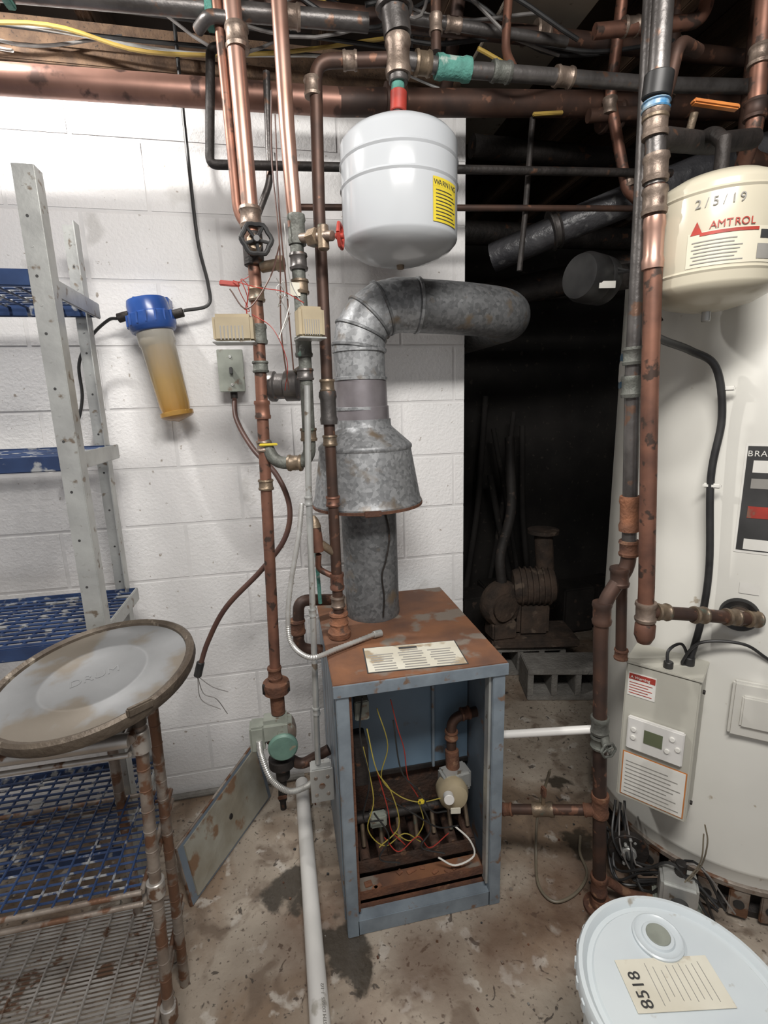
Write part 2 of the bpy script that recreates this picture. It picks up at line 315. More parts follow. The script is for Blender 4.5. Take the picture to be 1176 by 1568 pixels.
# ================================================================= BOILER
b=grp('boiler')
X0,X1,Y0,Y1,ZT=.092,.56,1.16,1.74,.805
t=.008
box('side_left',(X0,Y0+.004,0.02),(X0+t,Y1,ZT-.006),'blue_cab',b,.001)
box('side_right',(X1-t,Y0+.004,0.02),(X1,Y1,ZT-.006),'blue_cab',b,.001)
box('back_panel',(X0+t,Y1-t,0.02),(X1-t,Y1,ZT-.006),'blue_in',b,.001)
box('top_plate',(X0-.006,Y0-.012,ZT-.004),(X1+.006,Y1+.006,ZT+.004),'rustplate',b,.002)
box('bottom_tray',(X0+t,Y0+.03,.02),(X1-t,Y1-t,.035),'burn',b,.001)
box('top_front_lip',(X0-.006,Y0-.016,ZT-.032),(X1+.006,Y0-.010,ZT+.002),'grey_frame',b,.001)
box('frame_left',(X0,Y0-.010,0),(X0+.034,Y0+.028,ZT-.030),'grey_frame',b,.002)
box('frame_left_edge',(X0+.034,Y0+.002,.07),(X0+.042,Y0+.03,ZT-.04),'rust',b,.001)
box('frame_right',(X1-.036,Y0-.010,0),(X1,Y0+.028,ZT-.030),'grey_frame',b,.002)
box('frame_right_edge',(X1-.043,Y0+.002,.07),(X1-.036,Y0+.03,ZT-.04),'post',b,.001)
box('frame_bottom',(X0+.03,Y0-.008,0),(X1-.03,Y0+.028,.052),'grey_frame',b,.002)
box('frame_bottom_lip',(X0+.034,Y0+.028,.045),(X1-.036,Y0+.036,.06),'rust',b,.001)
box('side_seam',(X0-.003,Y0+.03,0.02),(X0,Y0+.05,ZT-.01),'grey_frame',b,.001)
box('inner_jacket',(X0+.03,1.40,.32),(X1-.012,1.415,ZT-.01),'blue_in',b,.002)
box('inner_jacket_side',(X0+.012,1.22,.20),(X0+.03,1.40,.78),'blue_in',b,.002)
box('inner_jacket_fold',(X1-.14,1.385,.32),(X1-.132,1.40,.79),'grey_frame',b,.001)
box('inner_jacket_hem',(X0+.03,1.392,.315),(X1-.012,1.40,.33),'darkiron',b,.001)
for k in range(7):
    bx=.165+k*.056
    tube('burner_%d'%k,[(bx,1.25,.145),(bx,1.33,.165),(bx,1.62,.165)],.017,'burn',b,f=.03,seg=10)
    for q in range(5): box('burner_%d_rib_%d'%(k,q),(bx-.019,1.34+q*.05,.176),(bx+.019,1.352+q*.05,.188),'darkiron',b,.001)
box('burner_rail',(.14,1.236,.118),(.515,1.25,.155),'burn',b,.003)
box('burner_shelf',(.13,1.185,.095),(.52,1.24,.103),'rustplate',b,.002)
box('burner_shelf_lip',(.13,1.182,.085),(.52,1.188,.113),'rust',b,.002)
tube('gas_manifold',[(.15,1.30,.255),(.50,1.30,.255)],.014,'darkiron',b)
for k in range(7): cyl('orifice_%d'%k,(.165+k*.056,1.30,.24),(.165+k*.056,1.27,.18),.007,'brass',b,10)
box('chamber_front',(.13,1.42,.16),(.53,1.44,.31),'burn',b,.004)
for k in range(9): obox('rust_flake_%d'%k,(random.uniform(.16,.5),random.uniform(1.19,1.23),.106),(random.uniform(.01,.03),random.uniform(.01,.02),.004),rotz(random.uniform(0,90)),'rust_or',b,.001)
lathe('gas_valve_body',[(.03,-.04),(.045,-.035),(.048,-.01),(.048,.012),(.038,.03),(.02,.036)],(.45,1.27,.315),(0,-1,.15),'tan',b,24)
obox('gas_valve_casting',(.47,1.31,.33),(.095,.06,.07),rotz(8),'post',b,.008)
cyl('gas_valve_knob',(.425,1.24,.335),(.42,1.215,.34),.016,'white',b,16)
obox('gas_valve_tag',(.44,1.215,.30),(.03,.004,.02),rotz(-10),'paper',b,.001)
cyl('gas_valve_inlet',(.468,1.32,.36),(.468,1.33,.42),.022,'rust',b,16)
tube('gas_pipe',[(.468,1.335,.40),(.468,1.335,.53),(.56,1.335,.54)],.016,'copper_dark',b,f=.04)
collar('gas_pipe_elbow_ring',(.468,1.335,.47),(0,0,1),.016,.03,'rust',b)
collar('gas_pipe_elbow_ring2',(.515,1.335,.538),(1,0,.1),.016,.03,'rust',b)
box('ignition_module',(.145,1.24,.42),(.185,1.33,.55),'darkiron',b,.003)
box('transformer',(.15,1.23,.64),(.19,1.28,.70),'pumpgrey',b,.003)
box('terminal_block',(.185,1.25,.255),(.235,1.28,.295),'pumpgrey',b,.004)
wr=lambda *p:[V(q) for q in p]
tubes('yellow_wires',[wr((.21,1.22,.68),(.24,1.23,.55),(.22,1.24,.44),(.27,1.25,.36),(.33,1.23,.34),(.40,1.24,.33)),
  wr((.17,1.24,.55),(.19,1.21,.40),(.17,1.21,.30),(.22,1.22,.22),(.28,1.22,.25),(.33,1.22,.21)),
  wr((.33,1.23,.34),(.34,1.22,.27),(.30,1.22,.22),(.25,1.22,.26)),wr((.18,1.22,.62),(.2,1.2,.5),(.24,1.2,.42),(.26,1.2,.3),(.2,1.2,.24))],.0017,'yelwire',b,6,True)
tubes('red_wires',[wr((.25,1.22,.70),(.27,1.23,.60),(.29,1.24,.52),(.30,1.24,.42),(.33,1.24,.35)),wr((.22,1.22,.25),(.26,1.21,.20),(.32,1.21,.24),(.36,1.22,.18),(.42,1.22,.22)),
  wr((.20,1.21,.50),(.23,1.21,.36),(.24,1.21,.28),(.28,1.21,.22))],.0017,'redwire',b,6,True)
tubes('black_wires',[wr((.17,1.22,.72),(.16,1.22,.6),(.18,1.21,.46),(.16,1.22,.33),(.22,1.23,.30)),wr((.26,1.24,.62),(.28,1.24,.45),(.33,1.23,.38),(.37,1.23,.30),(.42,1.24,.28)),
  wr((.33,1.22,.35),(.36,1.21,.26),(.33,1.21,.2),(.40,1.2,.17)),wr((.19,1.21,.35),(.23,1.2,.27),(.2,1.2,.2),(.26,1.2,.17)),wr((.21,1.22,.4),(.3,1.21,.33),(.38,1.21,.26),(.45,1.22,.24))],.0025,'black',b,6,True)
tubes('white_wires',[wr((.38,1.2,.16),(.43,1.19,.13),(.49,1.19,.15),(.48,1.2,.2),(.44,1.22,.24))],.0028,'paper_w',b,6,True)
obox('wire_nut',(.335,1.225,.345),(.02,.014,.014),rotz(10),'yellow',b,.004)
LA=rotz(-4)
obox('rating_label',(.325,1.245,ZT+.0055),(.27,.135,.001),LA,'paper',b,0)
for r_ in range(9):
    for cc in range(3):
        if random.random()<.9: obox('print_%d_%d'%(r_,cc),(.235+cc*.085,1.300-r_*.0135-.005*cc,ZT+.0064),(random.uniform(.05,.075),.005 if r_ else .011,.0004),LA,'greyink' if r_ else 'ink',b,0)
obox('label_black_border',(.325,1.245,ZT+.0048),(.277,.142,.001),LA,'ink',b,0)

# ================================================================= FLUE
fl=grp('flue_pipe'); FX,FY=.264,1.578
lathe('lower_stack',[(.090,0),(.092,.01),(.090,.02),(.091,.4),(.091,.43)],(.270,FY,ZT+.004),(-.01,0,1),'galv_old',fl,40)
tube('stack_crack_wire',[(.302,FY-.085,1.19),(.317,FY-.082,1.10),(.302,FY-.088,1.02),(.287,FY-.092,.97),(.292,FY-.091,.90),(.287,FY-.094,.83)],.003,'darkiron',fl,sp=True,seg=6)
lathe('draft_hood',[(.10,-.012),(.176,-.012),(.178,0),(.173,.008),(.169,.03),(.147,.165),(.150,.170),(.150,.178),(.146,.183),(.088,.236),(.086,.24),(.085,.26)],(FX,FY,1.202),(-.01,0,1),'galv',fl,48)
lathe('hood_rust_edge',[(.170,-.016),(.179,-.014),(.1795,-.006),(.174,-.004)],(FX,FY,1.202),(-.01,0,1),'rust',fl,48)
obox('hood_clip',(.25,FY-.176,1.192),(.05,.012,.018),AX,'rust',fl,.002)
cyl('stack_neck',(.260,FY,1.45),(.258,FY,1.50),.083,'tape',fl,40)
cyl('stack_middle',(.258,FY,1.495),(.255,FY,1.585),.080,'tape',fl,40)
cyl('stack_upper',(.255,FY,1.58),(.253,FY,1.675),.0785,'galv',fl,40)
for i_,zz in enumerate((1.495,1.585,1.668)): lathe('stack_seam_%d'%i_,[(.079,-.006),(.0835,-.004),(.0835,.004),(.079,.006)],(.2555,FY,zz),(0,0,1),'galv',fl,40)
R_=.125; cx,cz=.253+R_,1.677
gp=[]
for k in range(5):
    a=math.pi-(math.pi/2)*k/4; gp.append(V((cx+R_*math.cos(a),FY,cz+R_*math.sin(a))))
gp=[V((.253,FY,1.665))]+gp+[V((.43,FY,1.802))]
vs,fs=sweep(gp,.080,40); mk('elbow',vs,fs,'galv',fl,True)
for k in range(1,5):
    tt=(gp[min(k+1,5)]-gp[k-1]).normalized(); lathe('gore_seam_%d'%k,[(.080,-.005),(.084,-.003),(.084,.003),(.080,.005)],gp[k],tt,'galv_old',fl,40)
tube('horizontal_run',[(.40,FY,1.802),(.60,FY+.01,1.797),(.790,FY+.05,1.787),(.82,2.6,1.80)],.0785,'galv_old',fl,f=.10,seg=40)
lathe('run_seam',[(.079,-.006),(.083,-.004),(.083,.004),(.079,.006)],(.44,FY,1.802),(1,0,-.02),'galv',fl,40)

# ================================================================= EXPANSION TANKS
def exptank(cx,cy,r,z0,z1,m):
    t=grp('expansion_tank'); H=z1-z0; d=r*.33
    prof=[(0.001,0),(r*.35,.004),(r*.7,d*.38),(r*.9,d*.72),(r*.985,d*1.0),(r,d*1.12),(r,H-d*1.12),(r*.985,H-d*.98),(r*.9,H-d*.7),(r*.7,H-d*.36),(r*.35,H-.004),(.001,H)]
    lathe('shell',prof,(cx,cy,z0),(0,0,1),m,t,64)
    return t
TC=(.34,1.375)
tk=exptank(TC[0],TC[1],.148,1.862,2.185,'tank_white')
for zz in (2.09,2.035): lathe('rolled_bead',[(.147,-.007),(.151,0),(.147,.007)],(*TC,zz),(0,0,1),'tank_white',tk,64)
cyl('top_fitting',(*TC,2.175),(*TC,2.219),.014,'darkiron',tk); cyl('base_plug',(*TC,1.853),(*TC,1.868),.01,'brass',tk)
t0=-66; patch('warning_label',TC,.148,t0-6,t0+28,1.925,2.000,'yellow',tk,off=.002)
patch('warning_label_heading',TC,.148,t0-6,t0+28,2.000,2.020,'yellow',tk,off=.0022)
def arc_text(s,c,R,tmid,z,size,m,par,gap=.85):
    w=size*gap*.62/R; n=len(s)
    for i_,ch in enumerate(s):
        if ch==' ': continue
        t=math.radians(tmid)+(i_-(n-1)/2)*w; p=(c[0]+R*math.cos(t),c[1]+R*math.sin(t),z); ex=(-math.sin(t),math.cos(t),0)
        text('letter_%s'%('x' if not ch.isalnum() else ch),ch,p,ex,(0,0,1),size,m,par,'CENTER')
arc_text('WARNING',TC,.1505,t0+11,2.003,.016,'ink',tk,1.15)
for k in range(9): patch('warning_line_%d'%k,TC,.148,t0-3,t0+25-(k%3)*3,1.931+k*.0076,1.9328+k*.0076,'ink',tk,off=.0028)
T2=(.945,1.0); TR=.121
t2=exptank(T2[0],T2[1],TR,1.685,1.955,'tank_cream')
for zz in (1.897,1.75): lathe('rolled_bead',[(TR-.001,-.006),(TR+.0025,0),(TR-.001,.006)],(*T2,zz),(0,0,1),'tank_cream',t2,64)
cyl('valve_nub',(*T2,1.665),(*T2,1.69),.009,'post',t2)
cyl('tank_stem',(*T2,1.948),(*T2,2.03),.014,'darkiron',t2)
a2=-133
patch('paper_label',T2,TR,a2-22,a2+62,1.757,1.822,'cream_lbl',t2,off=.001)
patch('label_logo_bar',T2,TR,a2-12,a2+36,1.814,1.820,'red',t2,off=.002)
arc_text('AMTROL',T2,TR+.002,a2+14,1.825,.019,'red',t2,1.15)
mk('logo_triangle',[V((T2[0]+(TR+.002)*math.cos(math.radians(t_)),T2[1]+(TR+.002)*math.sin(math.radians(t_)),z_)) for t_,z_ in ((a2-20,1.818),(a2-10,1.818),(a2-15,1.842))],[(0,1,2)],'red',t2)
for k in range(7): patch('label_line_%d'%k,T2,TR,a2-18+(k%2)*2,a2+24-(k*7)%9,1.763+k*.0066,1.7648+k*.0066,'greyink',t2,off=.002)
patch('label_icon',T2,TR,a2+38,a2+48,1.80,1.815,'ink',t2,off=.002)
patch('label_text_block',T2,TR,a2+36,a2+54,1.763,1.79,'greyink',t2,off=.002)
arc_text('2/5/19',T2,TR+.002,a2+2,1.866,.023,'greyink',t2,1.05)

# ================================================================= WATER HEATER
HC=(1.45,1.28); HR=.407
wh=grp('water_heater')
lathe('jacket',[(HR-.012,.11),(HR,.115),(HR,.16),(HR+.002,.163),(HR+.002,.172),(HR,.175),(HR,1.90),(HR-.004,1.915),(HR-.03,1.93),(.001,1.945)],(*HC,0),(0,0,1),'heater',wh,96)
lathe('base_ring',[(HR-.05,0.0),(HR-.02,0.0),(HR-.02,.02),(HR-.045,.03),(HR-.045,.115)],(*HC,0),(0,0,1),'darkiron',wh,64)
lathe('jacket_bottom_trim',[(HR-.005,.105),(HR+.008,.108),(HR+.008,.122),(HR,.126)],(*HC,0),(0,0,1),'rusty_post',wh,96)
for k in range(9):
    t=math.radians(190+k*11); p=V((HC[0]+(HR+.0)*math.cos(t),HC[1]+(HR+.0)*math.sin(t),.06)); 
    obox('foot_bracket_%d'%k,p,(.012,.05,.09),((math.cos(t),math.sin(t),0),(-math.sin(t),math.cos(t),0),(0,0,1)),'rusty_post',wh,.003)
    lathe('foot_hole_%d'%k,[(.014,0),(.014,.004)],p+V((math.cos(t),math.sin(t),0))*.005,(math.cos(t),math.sin(t),0),'black',wh,16)
def hp(t,z,off=0):
    t=math.radians(t); return V((HC[0]+(HR+off)*math.cos(t),HC[1]+(HR+off)*math.sin(t),z))
def hax(t):
    t=math.radians(t); return ((-math.sin(t),math.cos(t),0),(math.cos(t),math.sin(t),0),(0,0,1))
patch('rating_plate',HC,HR,218.5,245,1.115,1.38,'ink',wh,off=.002)
patch('plate_border',HC,HR,217.8,246,1.108,1.387,'paper_w',wh,off=.001)
for z_,h_,c_ in ((1.315,.03,'paper_w'),(1.275,.025,'greyink'),(1.20,.03,'red'),(1.118,.028,'paper_w')): patch('plate_print',HC,HR,220.5,240,z_,z_+h_,c_,wh,off=.003)
arc_text('BRADFORD',HC,HR+.003,226,1.355,.02,'paper_w',wh,1.1)
patch('round_sticker',HC,HR,138,165,1.535,1.645,'bluelbl',wh,off=.002,oval=True)
patch('round_sticker_inner',HC,HR,142,161,1.555,1.622,'paper_w',wh,off=.003,oval=True)
def port(n,t,z,R):
    d=V(hax(t)[1]); lathe(n,[(R*.55,.001),(R*.6,.012),(R*.9,.016),(R,.008),(R,0)],hp(t,z,-.004),d,'black',wh,36); cyl(n+'_core',hp(t,z,0),hp(t,z,.03),R*.5,'solder',wh)
port('tapping_ring',222,.94,.045); port('thermostat_ring',232,1.53,.05)
patch('cord_sticker',HC,HR,221,227,1.0,1.03,'paper_w',wh,off=.002)
obox('access_cover',hp(231,.68,.008),(.12,.02,.16),hax(231),'heater',wh,.009); obox('access_cover_boss',hp(231,.68,.02),(.075,.014,.09),hax(231),'heater',wh,.006)
for k in range(26): patch('scuff_%d'%k,HC,HR,random.uniform(150,240),0,0,0,'heater',wh) if False else None
E1=V((.631,-.776,0)); NN=V((-.776,-.631,0)); c1=V((.907,1.114,0)); cb=(E1,-NN,V((0,0,1)))
bc=c1+E1*.09-NN*.062
obox('control_box',(bc.x,bc.y,.565),(.18,.124,.43),cb,'box',wh,.004)
obox('control_box_top',(bc.x,bc.y,.783),(.186,.13,.008),cb,'box',wh,.002)
def cbp(u,z,o=.0): 
    p=c1+E1*u+NN*(.001+o); return V((p.x,p.y,z))
def cbl(n,u0,u1,z0,z1,m,o=0,th=.001): obox(n,cbp((u0+u1)/2,(z0+z1)/2,o),(u1-u0,th,z1-z0),cb,m,wh,0 if th<.003 else .003)
cbl('warning_sticker',.008,.078,.685,.755,'paper_w'); cbl('warning_sticker_head',.010,.076,.735,.752,'red',.0008)
text('warning_word','A Warning',cbp(.014,.739,.0022),E1,(0,0,1),.011,'paper_w',wh)
for k in range(5): cbl('sticker_line_%d'%k,.012,.07-(k%2)*.01,.693+k*.008,.6945+k*.008,'red',.001)
cbl('display_bezel',.018,.158,.525,.625,'white',.006,.014); cbl('lcd_screen',.062,.108,.56,.60,'lcd',.0145)
for k,(u_,z_) in enumerate(((.035,.59),(.035,.565),(.13,.60),(.145,.575),(.12,.56))): cyl('button_%d'%k,cbp(u_,z_,.012),cbp(u_,z_,.017),.007,'paper_w',wh,12)
cbl('instruction_label',.01,.172,.362,.505,'orange',.0); cbl('instruction_label_inner',.013,.169,.365,.502,'paper_w',.001)
for k in range(9): cbl('instruction_line_%d'%k,.02,.16-(k*13%5)*.008,.376+k*.0125,.3785+k*.0125,'greyink',.002)
for z_ in (.40,.74): cyl('box_screw',V((c1+E1*.182-NN*.03).to_tuple()[:2]+(z_,)),V((c1+E1*.188-NN*.03).to_tuple()[:2]+(z_,)),.006,'darkiron',wh,10)
tube('power_cable',[(.84,1.03,1.64),(.89,1.05,1.63),(.98,1.07,1.61),(1.045,1.06,1.57),(1.078,1.06,1.45),(1.065,1.06,1.30),(1.08,1.05,1.07),(1.075,1.05,.92),(1.05,1.05,.785)],.009,'black',wh,sp=True,seg=10)
for p in ((1.075,1.055,1.52),(1.066,1.055,1.28),(1.078,1.045,.93)): obox('cable_clip',p,(.04,.012,.012),hax(215),'paper_w',wh,.003)
tube('sensor_cable_1',[(1.04,1.05,.785),(1.03,1.05,.80),(1.06,1.03,.86),(1.14,.98,.87),(1.2,.95,.83),(1.26,.90,.80)],.004,'black',wh,sp=True,seg=8)
tube('sensor_cable_2',[(.985,1.05,.785),(.99,1.06,.83),(1.03,1.06,.845),(1.05,1.05,.80)],.004,'black',wh,sp=True,seg=8)
cyl('cable_gland_1',(1.05,1.05,.785),(1.05,1.05,.81),.014,'black',wh,14); cyl('cable_gland_2',(.985,1.05,.785),(.985,1.05,.805),.012,'black',wh,14)
# burner gas valve assembly at the base
G=rotz(-35)
obox('burner_valve_base',(1.035,.985,.035),(.125,.085,.066),G,'pumpgrey',wh,.005)
obox('burner_valve',(1.03,.985,.115),(.095,.075,.095),G,'post',wh,.008)
cyl('burner_valve_dial',(1.0,.945,.115),(.99,.93,.115),.024,'ink',wh,20); cyl('burner_valve_dial_cap',(.991,.931,.115),(.987,.926,.115),.012,'post',wh,16)
cyl('burner_valve_top',(1.04,.99,.16),(1.04,.99,.20),.015,'darkiron',wh,14)
obox('burner_valve_label',(1.045,.945,.065),(.035,.002,.03),G,'paper_w',wh,0); obox('burner_valve_label',(1.008,.957,.028),(.03,.002,.025),G,'paper_w',wh,0)
cyl('burner_valve_outlet',(1.07,1.02,.10),(1.12,1.09,.10),.016,'darkiron',wh,14); tube('burner_gas_pipe',[(.99,1.02,.05),(.93,1.06,.04),(.87,1.07,.09)],.013,'rust',wh,f=.03)
cyl('burner_disc',(.985,1.14,.12),(.975,1.12,.12),.058,'darkiron',wh,24); cyl('burner_disc_hub',(.976,1.122,.12),(.968,1.11,.12),.022,'post',wh,18)
for k in range(8):
    a=2*math.pi*k/8; cyl('burner_disc_bolt_%d'%k,(.977+.047*math.cos(a)*.5,1.121-.047*math.cos(a)*.85*0+.0,.12+.047*math.sin(a)),(.972+.047*math.cos(a)*.5,1.112,.12+.047*math.sin(a)),.005,'post',wh,8)
base=[(1.01,1.24,.18),(.985,1.15,.09),(1.02,1.10,.10),(1.08,1.02,.14),(1.14,.97,.05)]
wp=[]
j=lambda s:random.uniform(-s,s)
for k in range(9): wp.append([V((p[0]-.03+j(.03),p[1]-.03+j(.025),max(.02,p[2]+j(.06)))) for p in base])
tubes('burner_wiring',wp,.004,'black',wh,6,True)
tubes('burner_wiring_light',[[p+V((j(.02),-.02,j(.02))) for p in wp[k]] for k in (1,4)],.0025,'greywire',wh,6,True)
tubes('burner_wiring_hot',[[V((1.03,.965,.16)),V((1.06,.95,.24)),V((1.07,.96,.32))],[V((1.04,.965,.16)),V((1.07,.955,.22)),V((1.075,.95,.30)),V((1.07,.96,.35))]],.002,'hose',wh,6,True)
bl=grp('vent_blower'); bc_=V((.885,1.35,1.835))
lathe('blower_drum',[(.02,-.06),(.058,-.058),(.064,-.05),(.066,-.02),(.063,-.015),(.066,-.01),(.066,.03),(.058,.05),(.045,.055)],bc_,(-.95,-.3,.05),'black',bl,36)
cyl('blower_neck',bc_+V((.03,.02,0)),(1.08,1.38,1.86),.035,'darkiron',bl,20); obox('blower_label',bc_+V((.005,-.068,-.03)),(.045,.002,.018),rotz(-8),'paper_w',bl,0)
tubes('blower_wires',[[V((.93,1.3,1.84)),V((.96,1.25,1.83)),V((.98,1.24,1.78)),V((1.0,1.2,1.7))],[V((.93,1.3,1.85)),V((.97,1.25,1.82)),V((.96,1.22,1.76)),V((1.02,1.15,1.72))]],.004,'black',bl,6,True)
obox('blower_connector',(.965,1.24,1.83),(.03,.02,.02),rotz(20),'paper_w',bl,.002)
tube('blower_support',[(1.0,1.36,1.85),(1.07,1.36,1.86)],.03,'darkiron',bl)

# ================================================================= LEFT PIPES
def pipe(name,pts,r,m,f=0): 
    g=grp(name); tube('run',pts,r,m,g,f=f); return g
pa=pipe('copper_pipe',[(-.047,1.45,2.83),(-.037,1.45,1.97)],.0215,'copper_new')
tube('parallel_riser',[(-.085,1.47,2.83),(-.078,1.47,2.46),(-.070,1.468,2.0),(-.045,1.455,1.96)],.012,'copper',pa,f=.03)
tube('lower_run',[(-.037,1.45,1.98),(-.038,1.45,1.75),(-.045,1.45,1.5),(-.067,1.45,.68)],.0165,'copper',pa)
for z_,L_,mm in ((1.985,.05,'solder'),(1.80,.035,'brass'),(1.70,.05,'verdigris'),(1.615,.03,'verdigris'),(1.50,.05,'copper'),(1.40,.03,'solder'),(1.29,.03,'brass'),(2.38,.05,'solder'),(.70,.04,'rust')):
    collar('fitting',(-.037-.03*max(0,(1.75-z_)),1.45,z_),(0,0,1),.0165 if z_<1.95 else .0215,L_,mm,pa)
tube('side_branch',[(-.040,1.45,2.42),(-.10,1.45,2.42),(-.13,1.50,2.42)],.014,'steel_pipe',pa,f=.02)
obox('yellow_lever',(-.035,1.425,1.405),(.05,.008,.007),rotz(8),'yellow',pa,.002)
cyl('gate_valve_body',(-.037,1.45,1.87),(-.037,1.45,1.95),.026,'darkiron',pa,20); cyl('gate_valve_bonnet',(-.037,1.44,1.905),(-.03,1.38,1.91),.019,'brass',pa,16)
handwheel('gate_wheel',(-.025,1.37,1.912),(.1,-1,.05),.035,'black',pa,5)
cyl('side_port',(-.02,1.44,1.865),(.03,1.42,1.87),.014,'brass',pa,14); hexnut('side_port_nut',(.03,1.42,1.87),(1,-.3,0),.02,.02,'brass',pa)
pb=pipe('copper_pipe',[(.064,1.40,2.83),(.067,1.40,2.17),(.073,1.40,1.95)],.019,'copper_new')
tube('lower_run',[(.073,1.40,1.96),(.078,1.40,1.62),(.076,1.40,1.352),(-.02,1.432,1.352),(-.045,1.45,1.41)],.0175,'verdigris',pb,f=.045)
for z_,L_,mm in ((1.945,.07,'verdigris'),(1.87,.04,'steel_pipe'),(1.81,.035,'brass'),(1.66,.05,'verdigris'),(1.59,.03,'steel_pipe'),(1.43,.035,'brass')): collar('fitting',(.076,1.40,z_),(0,0,1),.0175,L_,mm,pb)
collar('u_bend_fitting',(.035,1.413,1.352),(1,-.3,0),.0175,.04,'brass',pb)
cyl('isolation_branch',(.075,1.40,1.925),(.155,1.30,1.905),.012,'solder',pb); hexnut('isolation_nut',(.115,1.35,1.914),(.08,-.1,0),.021,.03,'brass',pb)
cyl('isolation_body',(.135,1.325,1.88),(.135,1.325,1.935),.014,'brass',pb); handwheel('isolation_wheel',(.172,1.285,1.90),(1,-.35,0),.026,'red',pb,4)
obox('paper_tag',(.062,1.378,1.80),(.026,.002,.032),rotz(10),'paper',pb,0)
# boiler supply riser
PCX,PCY=.136,1.42
pc=pipe('copper_pipe',[(.325,1.39,2.335),(.146,PCY,2.332),(PCX+.001,PCY,2.0),(PCX,PCY,1.5),(PCX,PCY,.83)],.0160,'copper_dark',.04)
for z_,L_,mm,rr in ((2.275,.04,'solder',.016),(1.56,.035,'brass',.016),(1.50,.09,'steel_pipe',.0185),(1.41,.03,'brass',.016),(1.235,.03,'copper',.016),(.99,.05,'copper',.0165),(.925,.035,'solder',.0165),(.87,.04,'rust_or',.022)): collar('fitting',(PCX,PCY,z_),(0,0,1),rr,L_,mm,pc)
lathe('base_bushing',[(.024,0),(.034,.003),(.036,.02),(.028,.03),(.028,.05)],(PCX,PCY,ZT+.004),(0,0,1),'rust_or',pc,20)
collar('top_joint',(.23,1.406,2.333),(1,-.17,0),.016,.035,'solder',pc)
cyl('branch',(PCX,PCY,1.075),(.085,PCY-.01,1.12),.012,'brass',pc); cyl('branch_up',(.085,PCY-.01,1.09),(.078,PCY-.01,1.165),.018,'copper',pc); lathe('branch_cap',[(.020,0),(.013,.02),(.004,.033)],(.078,PCY-.01,1.165),(0,0,1),'brass',pc,14)
tube('branch_return',[(.085,PCY-.01,1.08),(.082,PCY+.01,1.03),(PCX,PCY,1.0)],.009,'copper',pc,f=.02)
tube('green_drain',[(.082,1.48,1.08),(.086,1.48,.90)],.006,'green',pc)
pr=grp('return_pipe'); tube('elbow',[(.145,1.60,.86),(.02,1.55,.89),(.01,1.55,.72),(.085,1.56,.70)],.019,'copper_dark',pr,f=.035)
collar('elbow_ring',(.012,1.55,.80),(0,0,1),.019,.05,'rust',pr)
pd=pipe('copper_main_pipe',[(-2.1,1.65,2.325),(.235,1.65,2.37)],.036,'copper_main',0)
tube('dark_run',[(.23,1.65,2.37),(1.13,1.65,2.435),(2.6,1.66,2.52)],.036,'copper_dark',pd)  # right length of the main, in a darker copper
for x_ in (.40,1.12): collar('coupling',(x_,1.65,2.352+(x_+.64)*.022+(.01 if x_>.3 else 0)),(1,0,.03),.036,.06,'copper_dark',pd)
pn=pipe('small_bore_pipe',[(-.06,1.575,2.43),(-.11,1.575,2.43),(-.138,1.575,2.155),(1.30,1.575,2.215)],.012,'darkiron',.02)
pn2=pipe('small_bore_pipe',[(.10,1.60,2.07),(1.30,1.60,2.12)],.009,'copper_dark',0)
pn3=pipe('small_bore_pipe',[(.03,1.60,2.40),(.02,1.60,2.13),(-.03,1.58,2.02)],.010,'steel_pipe',.03)
vd=grp('vent_damper_motor'); lathe('drum',[(.02,-.045),(.04,-.045),(.043,-.04),(.043,-.028),(.036,-.024),(.036,.0),(.043,.004),(.043,.04),(.03,.044)],(.022,1.50,1.565),(1,-.3,0),'steel_pipe',vd,28)
cyl('drum_stub',(.052,1.49,1.60),(.072,1.43,1.61),.01,'brass',vd)
def zonevalve(c,w,d,h,ang):
    z=grp('zone_valve'); ax=rotz(ang); obox('motor_head',c,(w,d,h),ax,'tan',z,.008)
    ex,ey,_=[V(a) for a in ax]
    for k in range(7): obox('vent_slot_%d'%k,V(c)-ey*(d/2)+ex*(-w*.3+k*w*.09)+V((0,0,-h*.18)),(w*.03,.003,h*.5),ax,'greyink',z,0)
    obox('plate',V(c)-V((0,0,h*.5)),(w*1.05,d*1.05,.004),ax,'post',z,.001)
    return z
zonevalve((-.098,1.40,1.705),.10,.06,.068,-4); zonevalve((.092,1.345,1.712),.066,.055,.075,12)
lw=grp('control_wires')
def rw(a,n,s):
    return [V((a[0]+random.uniform(-s,s),a[1]+random.uniform(-.02,.02),a[2]-k*.035*random.uniform(.4,1.3))) for k in range(n)]
tubes('red_wire_bundle',[rw((-.065,1.40,1.83),4,.015) for _ in range(3)]+[[V((-.09,1.39,1.82)),V((-.03,1.37,1.80)),V((.03,1.36,1.79)),V((.08,1.34,1.76))],[V((-.05,1.39,1.74)),V((.0,1.36,1.70)),V((.03,1.37,1.62)),V((.02,1.4,1.55))]],.0011,'redwire',lw,5,True)
tubes('pale_wire_bundle',[rw((.03,1.37,1.82),5,.018) for _ in range(3)]+[[V((.045,1.37,1.95)),V((.05,1.36,1.82)),V((.08,1.34,1.75))]],.0013,'alu_flex',lw,5,True)
tubes('dark_wire_bundle',[[V((.035,1.40,2.25)),V((.025,1.40,2.1)),V((.03,1.38,1.9)),V((.02,1.37,1.7)),V((.03,1.38,1.55))],[V((.04,1.40,2.2)),V((.035,1.39,2.0)),V((.04,1.37,1.8)),V((.045,1.37,1.6))],[V((-.1,1.39,1.8)),V((-.06,1.37,1.75)),V((-.0,1.36,1.82)),V((.03,1.37,1.9))]],.002,'cablebrown',lw,5,True)
obox('junction_connector',(-.10,1.40,1.815),(.05,.012,.012),rotz(15),'red',lw,.002)
